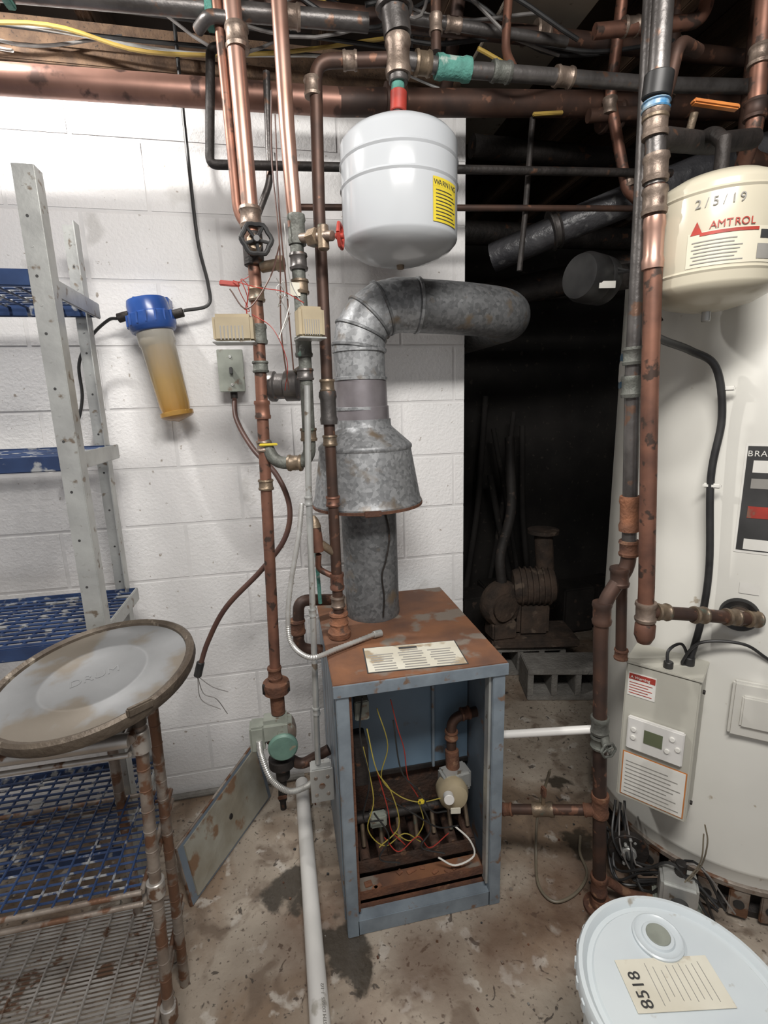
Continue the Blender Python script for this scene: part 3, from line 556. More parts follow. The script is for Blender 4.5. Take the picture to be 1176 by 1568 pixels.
pu=grp('circulator_pump'); PX,PY=-.067,1.45
lathe('upper_flange',[(.018,.04),(.02,.03),(.040,.024),(.042,.012),(.040,.004),(.040,-.01),(.022,-.014),(.022,-.04)],(PX,PY,.645),(0,0,1),'rust',pu,24)
for s in (-1,1): hexnut('flange_bolt',(PX+s*.034,PY-.012,.655),(0,0,1),.009,.03,'darkiron',pu)
cyl('upper_neck',(PX,PY,.56),(PX,PY,.64),.022,'rust',pu)
lathe('volute',[(.02,-.04),(.046,-.035),(.05,-.01),(.05,.02),(.03,.035)],(PX+.002,PY-.005,.50),(0,-1,0),'rusty_post',pu,28)
lathe('front_cap',[(.044,0),(.046,.004),(.046,.012),(.040,.018),(.001,.02)],(PX+.008,PY-.038,.47),(0,-1,0),'greenpump',pu,32)
obox('motor_housing',(PX-.01,PY-.01,.52),(.10,.07,.075),AX,'pumpgrey',pu,.014); obox('wiring_box',(PX-.068,PY-.01,.50),(.045,.06,.085),AX,'pumpgrey',pu,.006)
cyl('lower_stub',(PX,PY,.455),(PX-.002,PY,.36),.022,'copper_dark',pu)
lathe('lower_flange',[(.024,.02),(.042,.015),(.042,-.012),(.024,-.018),(.022,-.06)],(PX-.001,PY,.385),(0,0,1),'darkiron',pu,24)
cyl('drain_cock',(PX-.004,PY,.335),(PX-.008,PY,.24),.014,'darkiron',pu); obox('drain_handle',(PX-.008,PY-.015,.262),(.03,.01,.012),AX,'rust',pu,.003); cyl('drain_nozzle',(PX-.008,PY,.24),(PX-.008,PY,.205),.010,'darkiron',pu)
tube('return_arm',[(PX+.01,PY,.40),(PX+.06,PY,.36),(.085,PY,.40)],.017,'copper_dark',pu,f=.02)
def flexc(par,name,pts,r):
    path=spline(pts,24); n=len(path); vs,fs=sweep(path,[r*(1.0 if i_%2 else .84) for i_ in range(n)],10); mk(name,vs,fs,'alu_flex',par,True)
fc=grp('flexible_conduit')
flexc(fc,'pump_whip',[(-.13,1.41,.50),(-.125,1.40,.45),(-.10,1.38,.38),(-.05,1.36,.345),(.0,1.36,.35),(.035,1.37,.365)],.010)
fc2=grp('flexible_conduit')
flexc(fc2,'boiler_whip',[(.045,1.39,1.24),(.03,1.37,1.15),(.0,1.36,1.02),(-.015,1.35,.92),(-.01,1.33,.85),(.04,1.28,.825),(.12,1.32,.822),(.235,1.38,.822)],.008)
cyl('whip_connector',(.235,1.38,.822),(.262,1.39,.820),.011,'post',fc2)
cd=grp('electrical_conduit'); tube('conduit',[(.078,1.37,1.56),(.066,1.37,1.3),(.044,1.37,.42)],.009,'post',cd)
for z_,x_ in ((1.25,.0635),(.92,.056),(.60,.049)): collar('conduit_coupling',(x_,1.37,z_),(0,0,1),.009,.025,'post',cd)
jb=grp('junction_box'); obox('box',(.052,1.375,.355),(.066,.05,.11),AX,'post',jb,.004); obox('cover_plate',(.052,1.348,.355),(.07,.004,.114),AX,'post',jb,.002)
for dx,dz in ((-.02,.03),(.02,.03),(0,0),(-.02,-.03),(.02,-.03)): cyl('knockout',(.052+dx*.9,1.347,.355+dz),(.052+dx*.9,1.344,.355+dz),.006 if dx else .01,'rusty_post',jb,12)
cbx=grp('switch_box'); box('box',(-.185,1.785,1.565),(-.108,1.85,1.695),'post',cbx,.004); box('cover',(-.188,1.78,1.562),(-.105,1.786,1.698),'pumpgrey',cbx,.002)
obox('toggle',(-.146,1.772,1.63),(.01,.02,.022),AX,'ink',cbx,.002); cyl('gland',(-.146,1.81,1.565),(-.146,1.81,1.54),.012,'darkiron',cbx)
for z_ in (1.585,1.675): cyl('screw',(-.146,1.781,z_),(-.146,1.777,z_),.005,'post',cbx,10)
cc=grp('power_cord'); tube('cord',[(-.146,1.81,1.545),(-.14,1.75,1.47),(-.09,1.65,1.38),(-.02,1.57,1.30),(.012,1.55,1.20),(-.01,1.55,1.10),(-.09,1.56,1.0),(-.21,1.58,.88),(-.28,1.6,.76),(-.315,1.6,.67)],.0085,'cablebrown',cc,sp=True,seg=10)
cyl('cord_end',(-.31,1.6,.69),(-.325,1.6,.64),.013,'black',cc,12)
tubes('frayed_wires',[[V((-.325,1.6,.64)),V((-.31,1.59,.58)),V((-.27,1.58,.56)),V((-.24,1.58,.50))],[V((-.325,1.6,.64)),V((-.28,1.59,.60)),V((-.23,1.58,.58))],[V((-.325,1.6,.64)),V((-.32,1.59,.56)),V((-.26,1.58,.52))]],.0014,'greywire',cc,5,True)
# ================================================================= WATER FILTER
wf=grp('water_filter'); fx=V((-.375,1.765,1.80)); dd=V((.045,-.01,-.28)).normalized()
lathe('cap',[(.035,-.05),(.058,-.045),(.062,-.03),(.062,-.004),(.070,0),(.072,.03),(.066,.048),(.060,.052)],fx,dd,'bluecap',wf,40)
for k in range(16):
    a=2*math.pi*k/16; x_,y_,_=frame(dd); p=fx+dd*.015+(x_*math.cos(a)+y_*math.sin(a))*.071; obox('cap_rib_%d'%k,p,(.006,.006,.034),AX,'bluecap',wf,.001)
lathe('bowl',[(.056,.05),(.056,.09),(.052,.095),(.047,.28),(.044,.30),(.052,.302),(.052,.315),(.044,.322),(.001,.335)],fx,dd,'amber',wf,36)
lathe('cartridge',[(.026,.09),(.026,.30)],fx,dd,'filter_el',wf,24)
cyl('inlet',fx+V((.06,0,.0)),fx+V((.10,0,.01)),.014,'darkiron',wf); cyl('outlet',fx+V((-.06,0,.0)),fx+V((-.095,0,-.01)),.014,'darkiron',wf)
box('bracket',(-.43,1.79,1.82),(-.32,1.85,1.86),'bluecap',wf,.003)
hs=grp('rubber_tube'); tube('supply_tube',[(-.22,1.8,2.80),(-.222,1.8,2.51),(-.22,1.8,2.25),(-.215,1.8,2.03),(-.195,1.79,1.90),(-.20,1.78,1.835),(-.275,1.77,1.815)],.0055,'black',hs,sp=True,seg=8)
hs=grp('rubber_tube'); tube('drain_tube',[(-.47,1.765,1.79),(-.50,1.77,1.785),(-.56,1.79,1.74),(-.61,1.8,1.66),(-.62,1.81,1.55),(-.66,1.81,1.45),(-.75,1.81,1.36)],.005,'black',hs,sp=True,seg=8)
# ================================================================= OVERHEAD PIPES CENTRE
mf=grp('pipe_manifold')
cyl('drop',(.345,1.38,2.62),(.345,1.38,2.28),.024,'steel_pipe',mf); collar('tee',(.345,1.38,2.335),(0,0,1),.024,.08,'solder',mf)
tube('big_elbow',[(.345,1.38,2.83),(.33,1.38,2.5),(.345,1.38,2.38)],.034,'steel_pipe',mf,f=.06); collar('big_ring',(.338,1.38,2.45),(0,0,1),.034,.04,'steel_pipe',mf)
cyl('red_adaptor',(.342,1.378,2.215),(.345,1.38,2.262),.021,'red',mf); cyl('adaptor_stem',(.342,1.38,2.258),(.345,1.38,2.30),.016,'green',mf)
tube('branch_run',[(.345,1.385,2.335),(.50,1.39,2.33),(1.10,1.40,2.352),(1.5,1.4,2.38)],.0185,'steel_pipe',mf)
collar('green_coupling',(.49,1.39,2.331),(1,0,0),.0205,.09,'green',mf); collar('brass_coupling',(.41,1.388,2.333),(1,0,0),.0205,.04,'brass',mf); collar('brass_coupling',(.62,1.39,2.335),(1,0,0),.0185,.05,'verdigris',mf); collar('run_coupling',(.80,1.395,2.342),(1,0,0),.0185,.05,'solder',mf)
tube('upright',[(.455,1.42,2.83),(.455,1.42,2.38)],.013,'copper_dark',mf); collar('upright_ring',(.455,1.42,2.44),(0,0,1),.013,.04,'solder',mf)
tube('side_upright',[(.52,1.42,2.6),(.58,1.42,2.55),(.62,1.42,2.60)],.013,'copper_dark',mf,f=.03)
cp=grp('overhead_pipes')
tube('run_1',[(-2.1,1.52,2.42),(.30,1.52,2.49)],.021,'steel_pipe',cp); tube('run_2',[(-.2,1.62,2.56),(2.5,1.62,2.60)],.024,'copper_dark',cp)
tube('run_3',[(.9,1.2,2.53),(2.5,1.5,2.55)],.022,'copper_dark',cp); tube('run_4',[(.60,1.55,2.83),(.60,1.75,2.50),(.62,3.3,2.45)],.02,'copper_dark',cp,f=.05)
tube('run_5',[(1.05,1.5,2.83),(1.08,1.6,2.42),(1.16,1.6,2.17),(1.22,1.6,2.13)],.017,'copper',cp,f=.02); tube('run_6',[(1.30,1.6,2.83),(1.28,1.6,2.40),(1.02,1.62,2.38)],.02,'copper_dark',cp,f=.05)
tube('run_7',[(.78,2.0,2.45),(2.5,2.1,2.48)],.04,'darkiron',cp); tube('run_8',[(.78,2.3,2.25),(2.5,2.4,2.28)],.05,'darkiron',cp)
tube('run_9',[(1.4,1.4,2.83),(1.42,1.42,2.2),(1.7,1.45,2.18)],.025,'copper_dark',cp,f=.05); tube('run_10',[(.90,2.2,1.95),(1.5,2.0,2.05),(2.2,1.9,2.2)],.06,'darkiron',cp,f=.1)
tube('run_11',[(1.6,1.2,2.83),(1.6,1.25,2.1)],.024,'copper_dark',cp)
tube('run_12',[(.72,1.72,2.44),(.95,1.8,2.5),(1.5,1.75,2.46)],.03,'copper_dark',cp,f=.08); tube('run_13',[(.75,2.6,2.05),(2.4,2.5,2.1)],.045,'junk',cp); tube('run_14',[(1.22,1.35,2.83),(1.2,1.38,2.5),(.9,1.42,2.47)],.018,'copper',cp,f=.04)
tube('run_15',[(-1.9,1.35,2.60),(-.1,1.35,2.62),(.25,1.45,2.60)],.013,'copper_dark',cp,f=.05); tube('run_16',[(.40,1.55,2.83),(.40,1.56,2.54),(.9,1.56,2.53)],.014,'steel_pipe',cp,f=.04); tube('run_17',[(.70,1.50,2.83),(.68,1.50,2.45),(.70,1.46,2.37)],.012,'copper',cp,f=.03)
for p,d,r_ in (((1.08,1.6,2.40),(0,0,1),.017),((1.16,1.6,2.2),(.3,0,-1),.017),((1.28,1.6,2.46),(0,0,1),.02),((.85,1.62,2.585),(1,0,0),.024),((1.3,1.62,2.59),(1,0,0),.024),((.1,1.52,2.484),(1,0,0),.021),((-.6,1.52,2.463),(1,0,0),.021),((1.0,1.41,2.485),(1,-.1,.1),.018),((.55,1.56,2.537),(1,0,0),.014),((-.75,1.35,2.612),(1,0,0),.013)): collar('joint',p,d,r_,.045,'solder',cp)
rd=grp('valve_rod'); tube('rod',[(.83,1.62,2.36),(.815,1.62,2.1),(.80,1.62,1.92)],.009,'darkiron',rd); obox('yellow_lever',(.87,1.60,2.365),(.10,.01,.010),((1,0,.12),(0,1,0),(-.12,0,1)),'romex',rd,.002)
ec=grp('electrical_cables')
tubes('yellow_cable',[[V((-1.6,1.76,2.57)),V((-.9,1.76,2.53)),V((-.55,1.76,2.55)),V((-.3,1.76,2.51)),V((.05,1.76,2.54)),V((.4,1.74,2.60))],[V((.05,1.7,2.75)),V((.2,1.66,2.62)),V((.32,1.64,2.68)),V((.5,1.7,2.75))],[V((.6,1.5,2.45)),V((.75,1.52,2.42)),V((.95,1.6,2.48))]],.0055,'romex',ec,8,True)
tubes('white_cable',[[V((-1.6,1.78,2.53)),V((-.8,1.78,2.56)),V((-.2,1.78,2.53)),V((.3,1.78,2.56)),V((.6,1.78,2.5))],[V((-1.0,1.72,2.49)),V((-.65,1.74,2.47)),V((-.75,1.7,2.455)),V((-1.1,1.7,2.47))]],.004,'alu_flex',ec,8,True)
cab=[]
for k in range(9):
    y_=random.uniform(1.5,1.8); x_=random.uniform(-1.5,.2); cab.append([V((x_+q*.28,y_+j(.03),2.60+j(.05)-(.05 if q%2 else 0))) for q in range(5)])
tubes('grey_cable',[[V((-.4,1.6,2.6)),V((.1,1.65,2.52)),V((.5,1.6,2.58)),V((.9,1.6,2.52))],[V((.2,1.5,2.6)),V((.42,1.5,2.50)),V((.5,1.52,2.62)),V((.7,1.52,2.5))]]+cab[:4],.0045,'greywire',ec,8,True)
tubes('black_cable',[[V((-1.6,1.8,2.60)),V((-.5,1.8,2.56)),V((.6,1.8,2.58))],[V((-1.2,1.74,2.6)),V((-.4,1.72,2.58)),V((.5,1.7,2.55))],[V((.3,1.55,2.55)),V((.6,1.5,2.6)),V((.9,1.5,2.5))]]+cab[4:],.006,'black',ec,8,True)
for x_ in (-.55,-.1): obox('green_clip',(x_,1.51,2.46),(.02,.05,.05),AX,'green',ec,.003)
# ================================================================= RIGHT PIPES
p1=pipe('steel_pipe',[(.79,1.07,2.83),(.815,1.07,1.94),(.824,1.07,1.58),(.852,1.07,1.12)],.0175,'steel_pipe')
tube('lower_run',[(.852,1.07,1.13),(.852,1.07,1.08),(.788,1.07,.985),(.786,1.07,.90),(.822,1.07,.35),(.845,1.07,0.0)],.0185,'copper_dark',p1,f=.035)
for p,L_,mm in (((.823,1.07,1.60),.04,'verdigris'),((.825,1.07,1.53),.05,'verdigris'),((.845,1.07,1.22),.09,'rust_or'),((.851,1.07,1.13),.04,'rust'),((.83,1.07,1.055),.05,'copper_dark'),((.786,1.07,.96),.06,'copper_dark'),((.803,1.07,.63),.05,'verdigris'),((.806,1.07,.58),.04,'verdigris'),((.822,1.07,.37),.07,'rust'),((.838,1.07,.09),.06,'rust')): collar('fitting',p,(.05,0,-1),.0185,L_,mm,p1)
cyl('drain_stub',(.812,1.07,.605),(.80,1.03,.59),.012,'verdigris',p1); handwheel('drain_wheel',(.797,1.02,.588),(0,-1,0),.02,'verdigris',p1,4)
cyl('union_stub',(.825,1.07,1.565),(.87,1.05,1.57),.010,'verdigris',p1)
lathe('floor_flange',[(.045,0),(.045,.01),(.028,.014),(.026,.04)],(.845,1.07,0),(0,0,1),'rust',p1,20)
p2=pipe('copper_pipe',[(.772,1.0,2.83),(.778,1.0,2.09),(.79,1.0,1.93)],.0195,'steel_pipe')
tube('copper_run',[(.79,1.0,1.94),(.80,1.0,1.79),(.817,1.0,1.52),(.853,1.0,1.05),(.858,1.0,.93)],.0185,'copper',p2)
for p,L_,mm in (((.789,1.0,1.96),.05,'solder'),((.792,1.0,1.90),.05,'solder'),((.780,1.0,2.04),.05,'solder'),((.857,1.0,.985),.05,'solder')): collar('fitting',p,(.04,0,-1),.019,L_,mm,p2)
collar('copper_sleeve',(.797,1.0,1.82),(.04,0,-1),.0165,.10,'copper_new',p2)
tube('tee_arm',[(.857,1.0,.985),(1.0,.985,.965),(1.165,.97,.94)],.0165,'copper_dark',p2)
for p in ((.90,.996,.98),(1.0,.985,.965),(1.09,.978,.952),(1.15,.972,.942)): collar('arm_fitting',p,(1,-.05,-.13),.0165,.035,'brass',p2)
lathe('tee_cap',[(.018,.03),(.024,.02),(.024,-.01),(.016,-.028),(.004,-.034)],(.859,1.0,.93),(0,0,1),'copper',p2,20)
cyl('black_cap',(.777,1.0,2.085),(.777,.995,2.125),.027,'black',p2); collar('blue_band',(.778,1.0,2.07),(0,0,1),.020,.016,'bluelbl',p2); cyl('yellow_band',(.779,1.0,2.045),(.779,1.0,2.053),.025,'brass',p2)
p3=pipe('riser_pipe',[(.872,1.11,.98),(.884,1.11,.80)],.014,'copper_dark'); collar('riser_cap',(.884,1.11,.81),(0,0,1),.014,.03,'rust',p3)
tube('riser_link',[(.852,1.08,1.06),(.870,1.11,1.03),(.872,1.11,.97)],.014,'copper_dark',p3,f=.015)
p4=pipe('valve_pipe',[(1.14,1.15,2.83),(1.17,1.15,2.12),(1.21,1.22,2.06)],.019,'copper',.03)
collar('fitting',(1.163,1.15,2.28),(0,0,1),.019,.04,'solder',p4); collar('fitting',(1.167,1.15,2.17),(0,0,1),.019,.04,'copper_dark',p4)
tube('cross_run',[(.779,1.0,2.015),(.86,1.03,2.03),(1.0,1.09,2.06),(1.17,1.15,2.11)],.022,'darkiron',p4,f=.03)
tube('tank_link',[(.945,1.0,2.02),(.945,1.03,2.05),(.95,1.07,2.055)],.015,'darkiron',p4,f=.02)
cyl('lever_stem',(.895,1.045,2.04),(.895,1.03,2.085),.008,'brass',p4); obox('orange_lever',(.925,1.01,2.09),(.10,.017,.010),((1,-.15,-.12),(.15,1,0),(.12,0,1)),'orange',p4,.003)
tube('hook_pipe',[(.80,1.03,2.09),(.84,1.05,2.12),(.86,1.05,2.22),(.95,1.1,2.24)],.013,'copper_dark',p4,f=.03)
wpz=grp('drain_pipe'); tube('white_run',[(.562,1.20,.548),(.795,1.085,.607)],.0115,'white',wpz)
gpz=grp('gas_supply_pipe'); tube('run',[(.562,1.22,.275),(.82,1.075,.347)],.0145,'copper_dark',gpz); collar('valve_body',(.69,1.148,.311),(.26,-.145,.07),.016,.06,'brass',gpz)
collar('reducer',(.60,1.198,.286),(.26,-.145,.07),.0145,.03,'rust',gpz); cyl('valve_stem',(.69,1.148,.32),(.688,1.146,.375),.006,'brass',gpz); obox('valve_key',(.688,1.146,.375),(.012,.02,.03),AX,'rust',gpz,.003)
collar('elbow_ring',(.80,1.086,.342),(.26,-.145,.07),.0145,.03,'rust',gpz)
du=grp('insulated_duct'); tube('wrapped_duct',[(.85,1.95,2.05),(1.10,1.75,2.13),(1.5,1.62,2.27),(2.2,1.5,2.45)],.052,'plasticwrap',du,f=.1,seg=20)
for p in ((1.02,1.8,2.108),(1.25,1.70,2.185)): collar('clamp',p,(1,-.3,.33),.05,.03,'steel_pipe',du)
# ================================================================= PASSAGE
cbk=grp('concrete_block')
def hollow(g,c,ang):
    ax=rotz(ang); ex,ey,_=[V(a) for a in ax]; c=V(c); L_,W_,H_=.39,.19,.17
    for k,s in enumerate((-1,1)): obox('face_%d'%k,c+V((0,0,s*(H_/2-.014))),(L_,W_,.028),ax,'concblock',g,.004)
    for k,u_ in enumerate((-.18,-.06,.06,.18)): obox('web_%d'%k,c+ex*u_,(.03,W_-.002,H_-.05),ax,'concblock',g,.003)
hollow(cbk,(1.36,2.15,.086),-14)
cbk2=grp('concrete_block'); hollow(cbk2,(1.30,2.42,.086),-10)
om=grp('old_pump'); MD=V((.95,-.3,.05)).normalized(); mc=V((1.33,2.40,.50))
lathe('motor',[(.03,-.13),(.09,-.12),(.10,-.10),(.10,.08),(.09,.10),(.04,.12)],mc,MD,'rustmachine',om,28)
for k in range(6): lathe('motor_fin_%d'%k,[(.099,-.006),(.110,-.004),(.110,.004),(.099,.006)],mc+MD*(-.08+k*.03),MD,'rustmachine',om,24)
obox('bed_plate',(1.32,2.42,.20),(.48,.26,.05),rotz(-12),'rustmachine',om,.01); obox('pump_foot',(1.32,2.42,.32),(.18,.14,.20),rotz(-12),'rustmachine',om,.02)
lathe('pump_housing',[(.04,-.05),(.12,-.04),(.13,0),(.12,.04),(.05,.06)],(1.13,2.40,.42),(.3,-.95,0),'rustmachine',om,28)
lathe('pump_flange',[(.03,0),(.075,.0),(.078,.018),(.03,.022)],(1.12,2.345,.42),(.3,-.95,0),'rustmachine',om,24)
box('pump_cradle',(1.06,2.34,.225),(1.20,2.46,.33),'rustmachine',om,.01)
cyl('discharge',(1.40,2.42,.58),(1.39,2.44,.80),.05,'rustmachine',om,20); lathe('discharge_flange',[(.05,0),(.085,0),(.085,.02),(.05,.02)],(1.39,2.44,.79),(0,0,1),'rustmachine',om,24)
tube('suction_hose',[(1.13,2.40,.54),(1.12,2.42,.68),(1.24,2.52,.90),(1.30,2.7,1.3)],.028,'junk',om,f=.1)
oj=grp('scrap_pipe_pile')
for k in range(5):
    a=V((random.uniform(.95,1.9),random.uniform(2.9,3.2),0.02)); bb=a+V((random.uniform(-.35,.35),random.uniform(.1,.3),random.uniform(.9,1.8))); tube('scrap_%d'%k,[a,(a+bb)/2+V((random.uniform(-.05,.05),0,0)),bb],random.uniform(.012,.025),'passage',oj,f=.2,seg=10)
for k in range(6):
    c=V((.9+.23*k,2.9+random.uniform(-.1,.1),.17)); obox('scrap_box_%d'%k,c,(.22,.2,.3),rotz(random.uniform(-20,20)),'junk',oj,.01)
hl=grp('rubber_hose'); tube('loop',[(.80,1.30,.3),(.775,1.32,.12),(.745,1.27,.012),(.70,1.17,.010),(.72,1.11,.010),(.80,1.12,.010),(.87,1.17,.010),(.89,1.24,.012),(.93,1.3,.012)],.0045,'hose',hl,sp=True,seg=8)
# ================================================================= PVC
pv=grp('pvc_pipe'); tube('pipe',[(0.003,.25,.027),(-.012,1.77,.027)],.0255,'white',pv,seg=24)
text('pvc_print','PVC SCH 40  ASTM D2665  1-1/2',(.012,.85,.0505),(0,1,0),(-1,0,.4),.012,'greyink',pv)
# ================================================================= LEANING PANEL
lp=grp('access_panel'); q=[V((-.375,1.36,.0)),V((-.145,1.76,.0)),V((-.185,1.80,.225)),V((-.41,1.40,.175))]
nrm=(q[1]-q[0]).cross(q[3]-q[0]).normalized()
def slab(n,qq,th,m,g,o=0):
    a=[p+nrm*o for p in qq]; bb=[p+nrm*(o+th) for p in qq]; mk(n,a+bb,[(3,2,1,0),(4,5,6,7),(0,1,5,4),(1,2,6,5),(2,3,7,6),(3,0,4,7)],m,g)
slab('sheet',q,.012,'blue_cab',lp)
s_=-1 if nrm.x<0 else 1
ctr=sum(q,V((0,0,0)))/4
ins=[ctr+(p-ctr)*.9 for p in q]
slab('insulation',ins,.012,'panelin',lp,.006 if s_>0 else -.006)
tubes('rolled_edge',[[p+nrm*.006 for p in (q[0],q[1],q[2],q[3],q[0])]],.006,'rusty_post',lp,8)
cyl('latch_hole',ctr+nrm*.012,ctr+nrm*.022,.010,'darkiron',lp,14)
# ================================================================= SHELVING
sh=grp('metal_shelving')
def lpost(n,x,y,z1,sx,sy):
    box(n+'_flange_a',(min(x,x+sx*.042),y-.0015,0),(max(x,x+sx*.042),y+.0015,z1),'post',sh,0)
    box(n+'_flange_b',(x-.0015,min(y,y+sy*.04),0),(x+.0015,max(y,y+sy*.04),z1),'post',sh,0)
    z=.06; k=0
    while z<z1-.02:
        lathe(n+'_slot_%d'%k,[(.0032,0),(.0032,.0006)],(x+sx*.026,y-.0016,z),(0,-1,0),'ink' if k%2 else 'post',sh,8); z+=.06; k+=1
for (n,x,y,sx,sy,z1) in (('post_front',-.472,1.30,-1,1,2.02),('post_back',-.525,1.70,-1,-1,2.03),('post_front_far',-1.50,1.30,1,1,2.02),('post_back_far',-1.50,1.70,1,-1,2.03)): lpost(n,x,y,z1,sx,sy)
for lv,z in enumerate((1.81,1.40,.93,.30)):
    x0,x1,y0,y1=-1.48,-.50,1.31,1.69
    box('shelf_%d_front'%lv,(x0,y0-.006,z-.03),(x1,y0+.003,z+.006),'bluewire',sh,.003); box('shelf_%d_back'%lv,(x0,y1-.003,z-.03),(x1,y1+.006,z+.006),'bluewire',sh,.003)
    box('shelf_%d_side'%lv,(x1-.004,y0,z-.035),(x1+.004,y1,z+.008),'post',sh,.002)
    W=[[V((x0,y,z)),V((x1,y,z))] for y in [y0+.02+i_*.0275 for i_ in range(13)]]+[[V((x,y0,z-.004)),V((x,y1,z-.004))] for x in [x0+.03+i_*.045 for i_ in range(21)]]
    tubes('shelf_%d_grid'%lv,W,.0042,'bluewire',sh,6)
# ================================================================= WIRE RACK
wrk=grp('wire_rack')
def rpost(n,x,y,z1,m,lean=0):
    tube(n,[(x,y,0),(x+lean,y,z1)],.0125,m,wrk,seg=16)
    for k in range(int(z1/.05)): lathe(n+'_groove_%d'%k,[(.0126,-.002),(.0136,0),(.0126,.002)],(x+lean*(k*.05+.03)/z1,y,k*.05+.03),(0,0,1),m,wrk,16)
    cyl(n+'_cap',(x+lean,y,z1-.015),(x+lean,y,z1+.006),.0145,'lidrim',wrk,16)
rpost('leg_front',-.352,.985,.895,'rusty_post',lean=.03); rpost('leg_middle',-.352,1.135,.86,'rusty_post',lean=.015); rpost('leg_back',-.48,1.25,.72,'rusty_post'); rpost('leg_far',-1.2,.985,.895,'chrome')
def wshelf(z,x0,x1,y0,y1,nx,ny,m,m2,r=.0028):
    for yy in (y0,y1):
        for dz in (0,-.03): tube('shelf_rail',[(x0,yy,z+dz),(x1,yy,z+dz)],.006,m2,wrk,seg=10)
    tube('shelf_end',[(x1,y0,z),(x1,y1,z)],.006,m2,wrk,seg=10); tube('shelf_end_low',[(x1,y0,z-.03),(x1,y1,z-.03)],.006,m2,wrk,seg=10)
    tubes('shelf_wires',[[V((x0+(x1-x0)*i_/nx,y0,z+.004)),V((x0+(x1-x0)*i_/nx,y1,z+.004))] for i_ in range(nx)]+[[V((x0,y0+(y1-y0)*i_/ny,z-.002)),V((x1,y0+(y1-y0)*i_/ny,z-.002))] for i_ in range(1,ny)],r,m,wrk,6)
wshelf(.855,-1.2,-.345,.97,1.265,60,5,'chrome','chrome')
wshelf(.49,-1.2,-.36,.97,1.27,24,14,'bluewire','rusty_post')
wshelf(.14,-1.2,-.37,.88,1.27,14,36,'chrome','rusty_post',.0030)
for k in range(3): cyl('leg_collar_%d'%k,(-.352+.03*(.15,.49,.84)[k]/.9,.985,(.11,.46,.82)[k]),(-.352+.03*(.15,.49,.84)[k]/.9,.985,(.15,.50,.87)[k]),.019,'chrome',wrk,18)
tube('rack_top_tube',[(-1.2,.955,.868),(-.335,.955,.868)],.015,'chrome',wrk); tube('rack_side_tube',[(-.335,.955,.868),(-.34,1.12,.868)],.011,'rusty_post',wrk)
# drum lid
dl=grp('drum_lid'); ln=V((-.10,-.13,1)).normalized(); lc=V((-.425,1.075,.955)); LR=.202
lathe('rim',[(LR-.012,-.012),(LR,-.018),(LR+.004,-.008),(LR+.003,.006),(LR-.004,.011),(LR-.014,.006),(LR-.016,-.004)],lc,ln,'lidrim',dl,72)
lathe('plate',[(LR-.014,-.006),(LR-.014,.0),(LR-.03,-.003),(LR*.56,-.003),(LR*.54,.0),(LR*.50,.0),(LR*.48,-.003),(.001,-.003)],lc,ln,'lid',dl,72)
for s in (1,-1): obox('ring_clamp',lc+V((-.13*s,.155*s,.0)).normalized()*(LR+.001)+ln*.002,(.05,.012,.018),rotz(40),'lidrim',dl,.003)
ex=V((1,.35,0)); ex=(ex-ln*ex.dot(ln)).normalized(); ey=ln.cross(ex); text('embossed_mark','DRUM',lc-ln*.0025-ey*.012,ex,ey,.035,'lid',dl,'CENTER')
# ================================================================= BUCKET
bk=grp('plastic_bucket'); BC=(.64,.57); BR=.172; BH=.46
lathe('pail',[(BR*.86,0),(BR*.88,.01),(BR*.96,BH-.06),(BR*1.0,BH-.055),(BR*1.0,BH-.04),(BR*.97,BH-.035),(BR*.97,BH-.01)],(*BC,0),(0,0,1),'bucket',bk,64)
lathe('lid',[(BR*1.04,-.03),(BR*1.06,-.028),(BR*1.06,-.004),(BR*1.04,.003),(BR*1.0,.004),(BR*.97,-.002),(BR*.95,-.008),(BR*.90,-.008),(BR*.88,-.004),(.001,-.004)],(*BC,BH),(0,0,1),'bucket',bk,64)
for k in range(32):
    a=2*math.pi*k/32; obox('lid_tab_%d'%k,(BC[0]+BR*1.06*math.cos(a),BC[1]+BR*1.06*math.sin(a),BH-.02),(.005,.012,.02),((math.cos(a),math.sin(a),0),(-math.sin(a),math.cos(a),0),(0,0,1)),'bucket',bk,.001)
SP=(.662,.664)
lathe('spout_ring',[(.046,-.004),(.046,.002),(.043,.004),(.039,.001),(.030,.001),(.028,.005),(.024,.006),(.001,.005)],(*SP,BH),(0,0,1),'bucket',bk,40)
cyl('spout_cap',(*SP,BH+.003),(*SP,BH+.008),.022,'pumpgrey',bk,30)
LB=rotz(-10); lbx,lby,_=[V(a) for a in LB]; lc0=V((.632,.590,BH))
obox('paper_label',lc0+V((0,0,-.002)),(.175,.085,.001),LB,'paper',bk,0)
text('label_number','8518',lc0-lbx*.055-lby*.038,lby,-lbx,.030,'ink',bk)
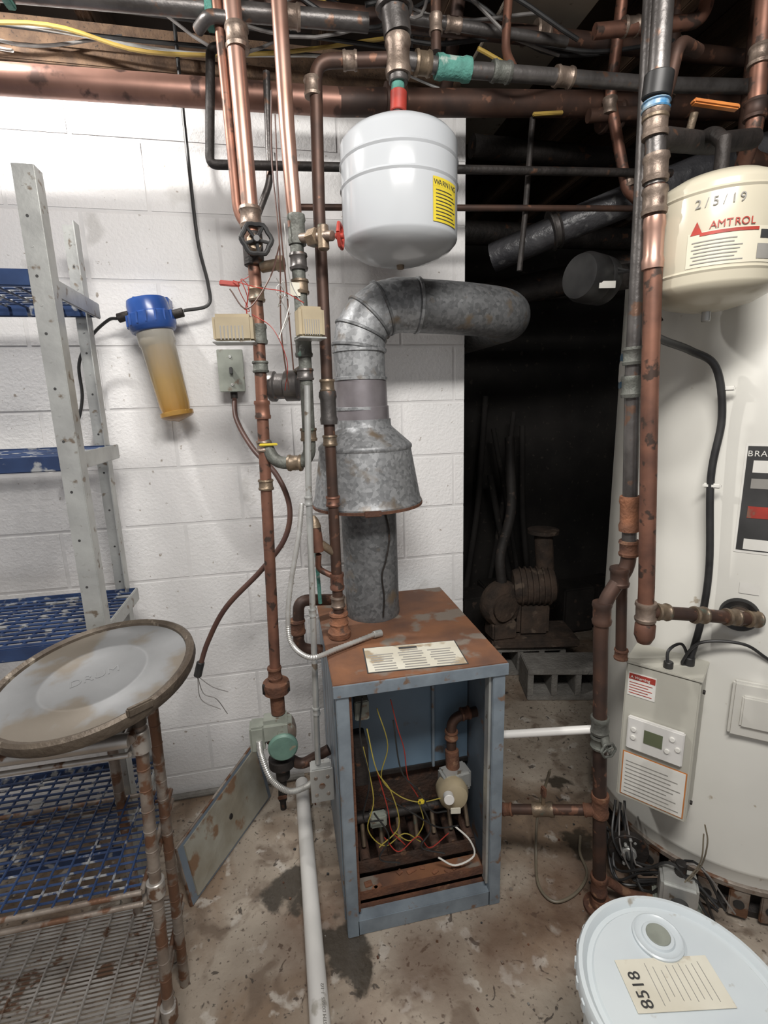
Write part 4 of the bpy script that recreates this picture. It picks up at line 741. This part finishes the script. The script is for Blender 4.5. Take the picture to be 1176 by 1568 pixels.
for k in range(9): obox('label_line_%d'%k,lc0+lbx*(-.035+k*.0125)+V((0,0,-.0012)),(.0012,random.uniform(.04,.07),.0004),LB,'greyink',bk,0)
tube('bail_handle',[(BC[0]-BR*.98,BC[1],BH-.07),(BC[0]-BR*1.07,BC[1]-.04,BH-.16),(BC[0]-BR*.75,BC[1]-.14,BH-.25),(BC[0],BC[1]-.19,BH-.28)],.003,'chrome',bk,sp=True,seg=8)
db=grp('floor_debris')
for k in range(80):
    s=random.uniform(.002,.007); obox('chip_%d'%k,(random.uniform(-.1,.95),random.uniform(.7,1.7),s*.4),(s,s*1.3,s*.8),rotz(random.uniform(0,90)),random.choice(['rust','concblock','rusty_post','ink']),db,0)
# ================================================================= LIGHTS
def area(n,loc,tgt,size,e,col):
    l=bpy.data.lights.new(n,'AREA'); l.shape='RECTANGLE'; l.size=size[0]; l.size_y=size[1]; l.energy=e; l.color=col
    o=bpy.data.objects.new(n,l); o.location=loc; d=V(tgt)-V(loc); o.rotation_euler=d.to_track_quat('-Z','Y').to_euler(); SC.objects.link(o)
area('ceiling_lamp_left',(-.78,1.42,2.65),(-.6,1.75,1.6),(.14,.05),24,(1,.97,.93))
area('ceiling_lamp_front',(.15,-.1,2.62),(.25,1.2,.7),(1.0,.3),50,(1,.965,.92))
w=bpy.data.worlds.new('world'); bpy.context.scene.world=w; w.use_nodes=True; w.node_tree.nodes['Background'].inputs[0].default_value=(.97,.97,1,1); w.node_tree.nodes['Background'].inputs[1].default_value=.38
# ================================================================= CAMERA
cam=bpy.data.cameras.new('camera'); co=bpy.data.objects.new('camera',cam); SC.objects.link(co)
cam.sensor_fit='VERTICAL'; cam.sensor_height=24; cam.lens=24*760/1568; cam.clip_start=.02
Rm=Matrix.Rotation(math.radians(-11.4),3,'Z')@Matrix.Rotation(math.radians(78),3,'X')@Matrix.Rotation(math.radians(-1.6),3,'Z')
co.matrix_world=Matrix.Translation((0,0,1.5))@Rm.to_4x4()
bpy.context.scene.camera=co
bpy.context.scene.view_settings.view_transform='Standard'
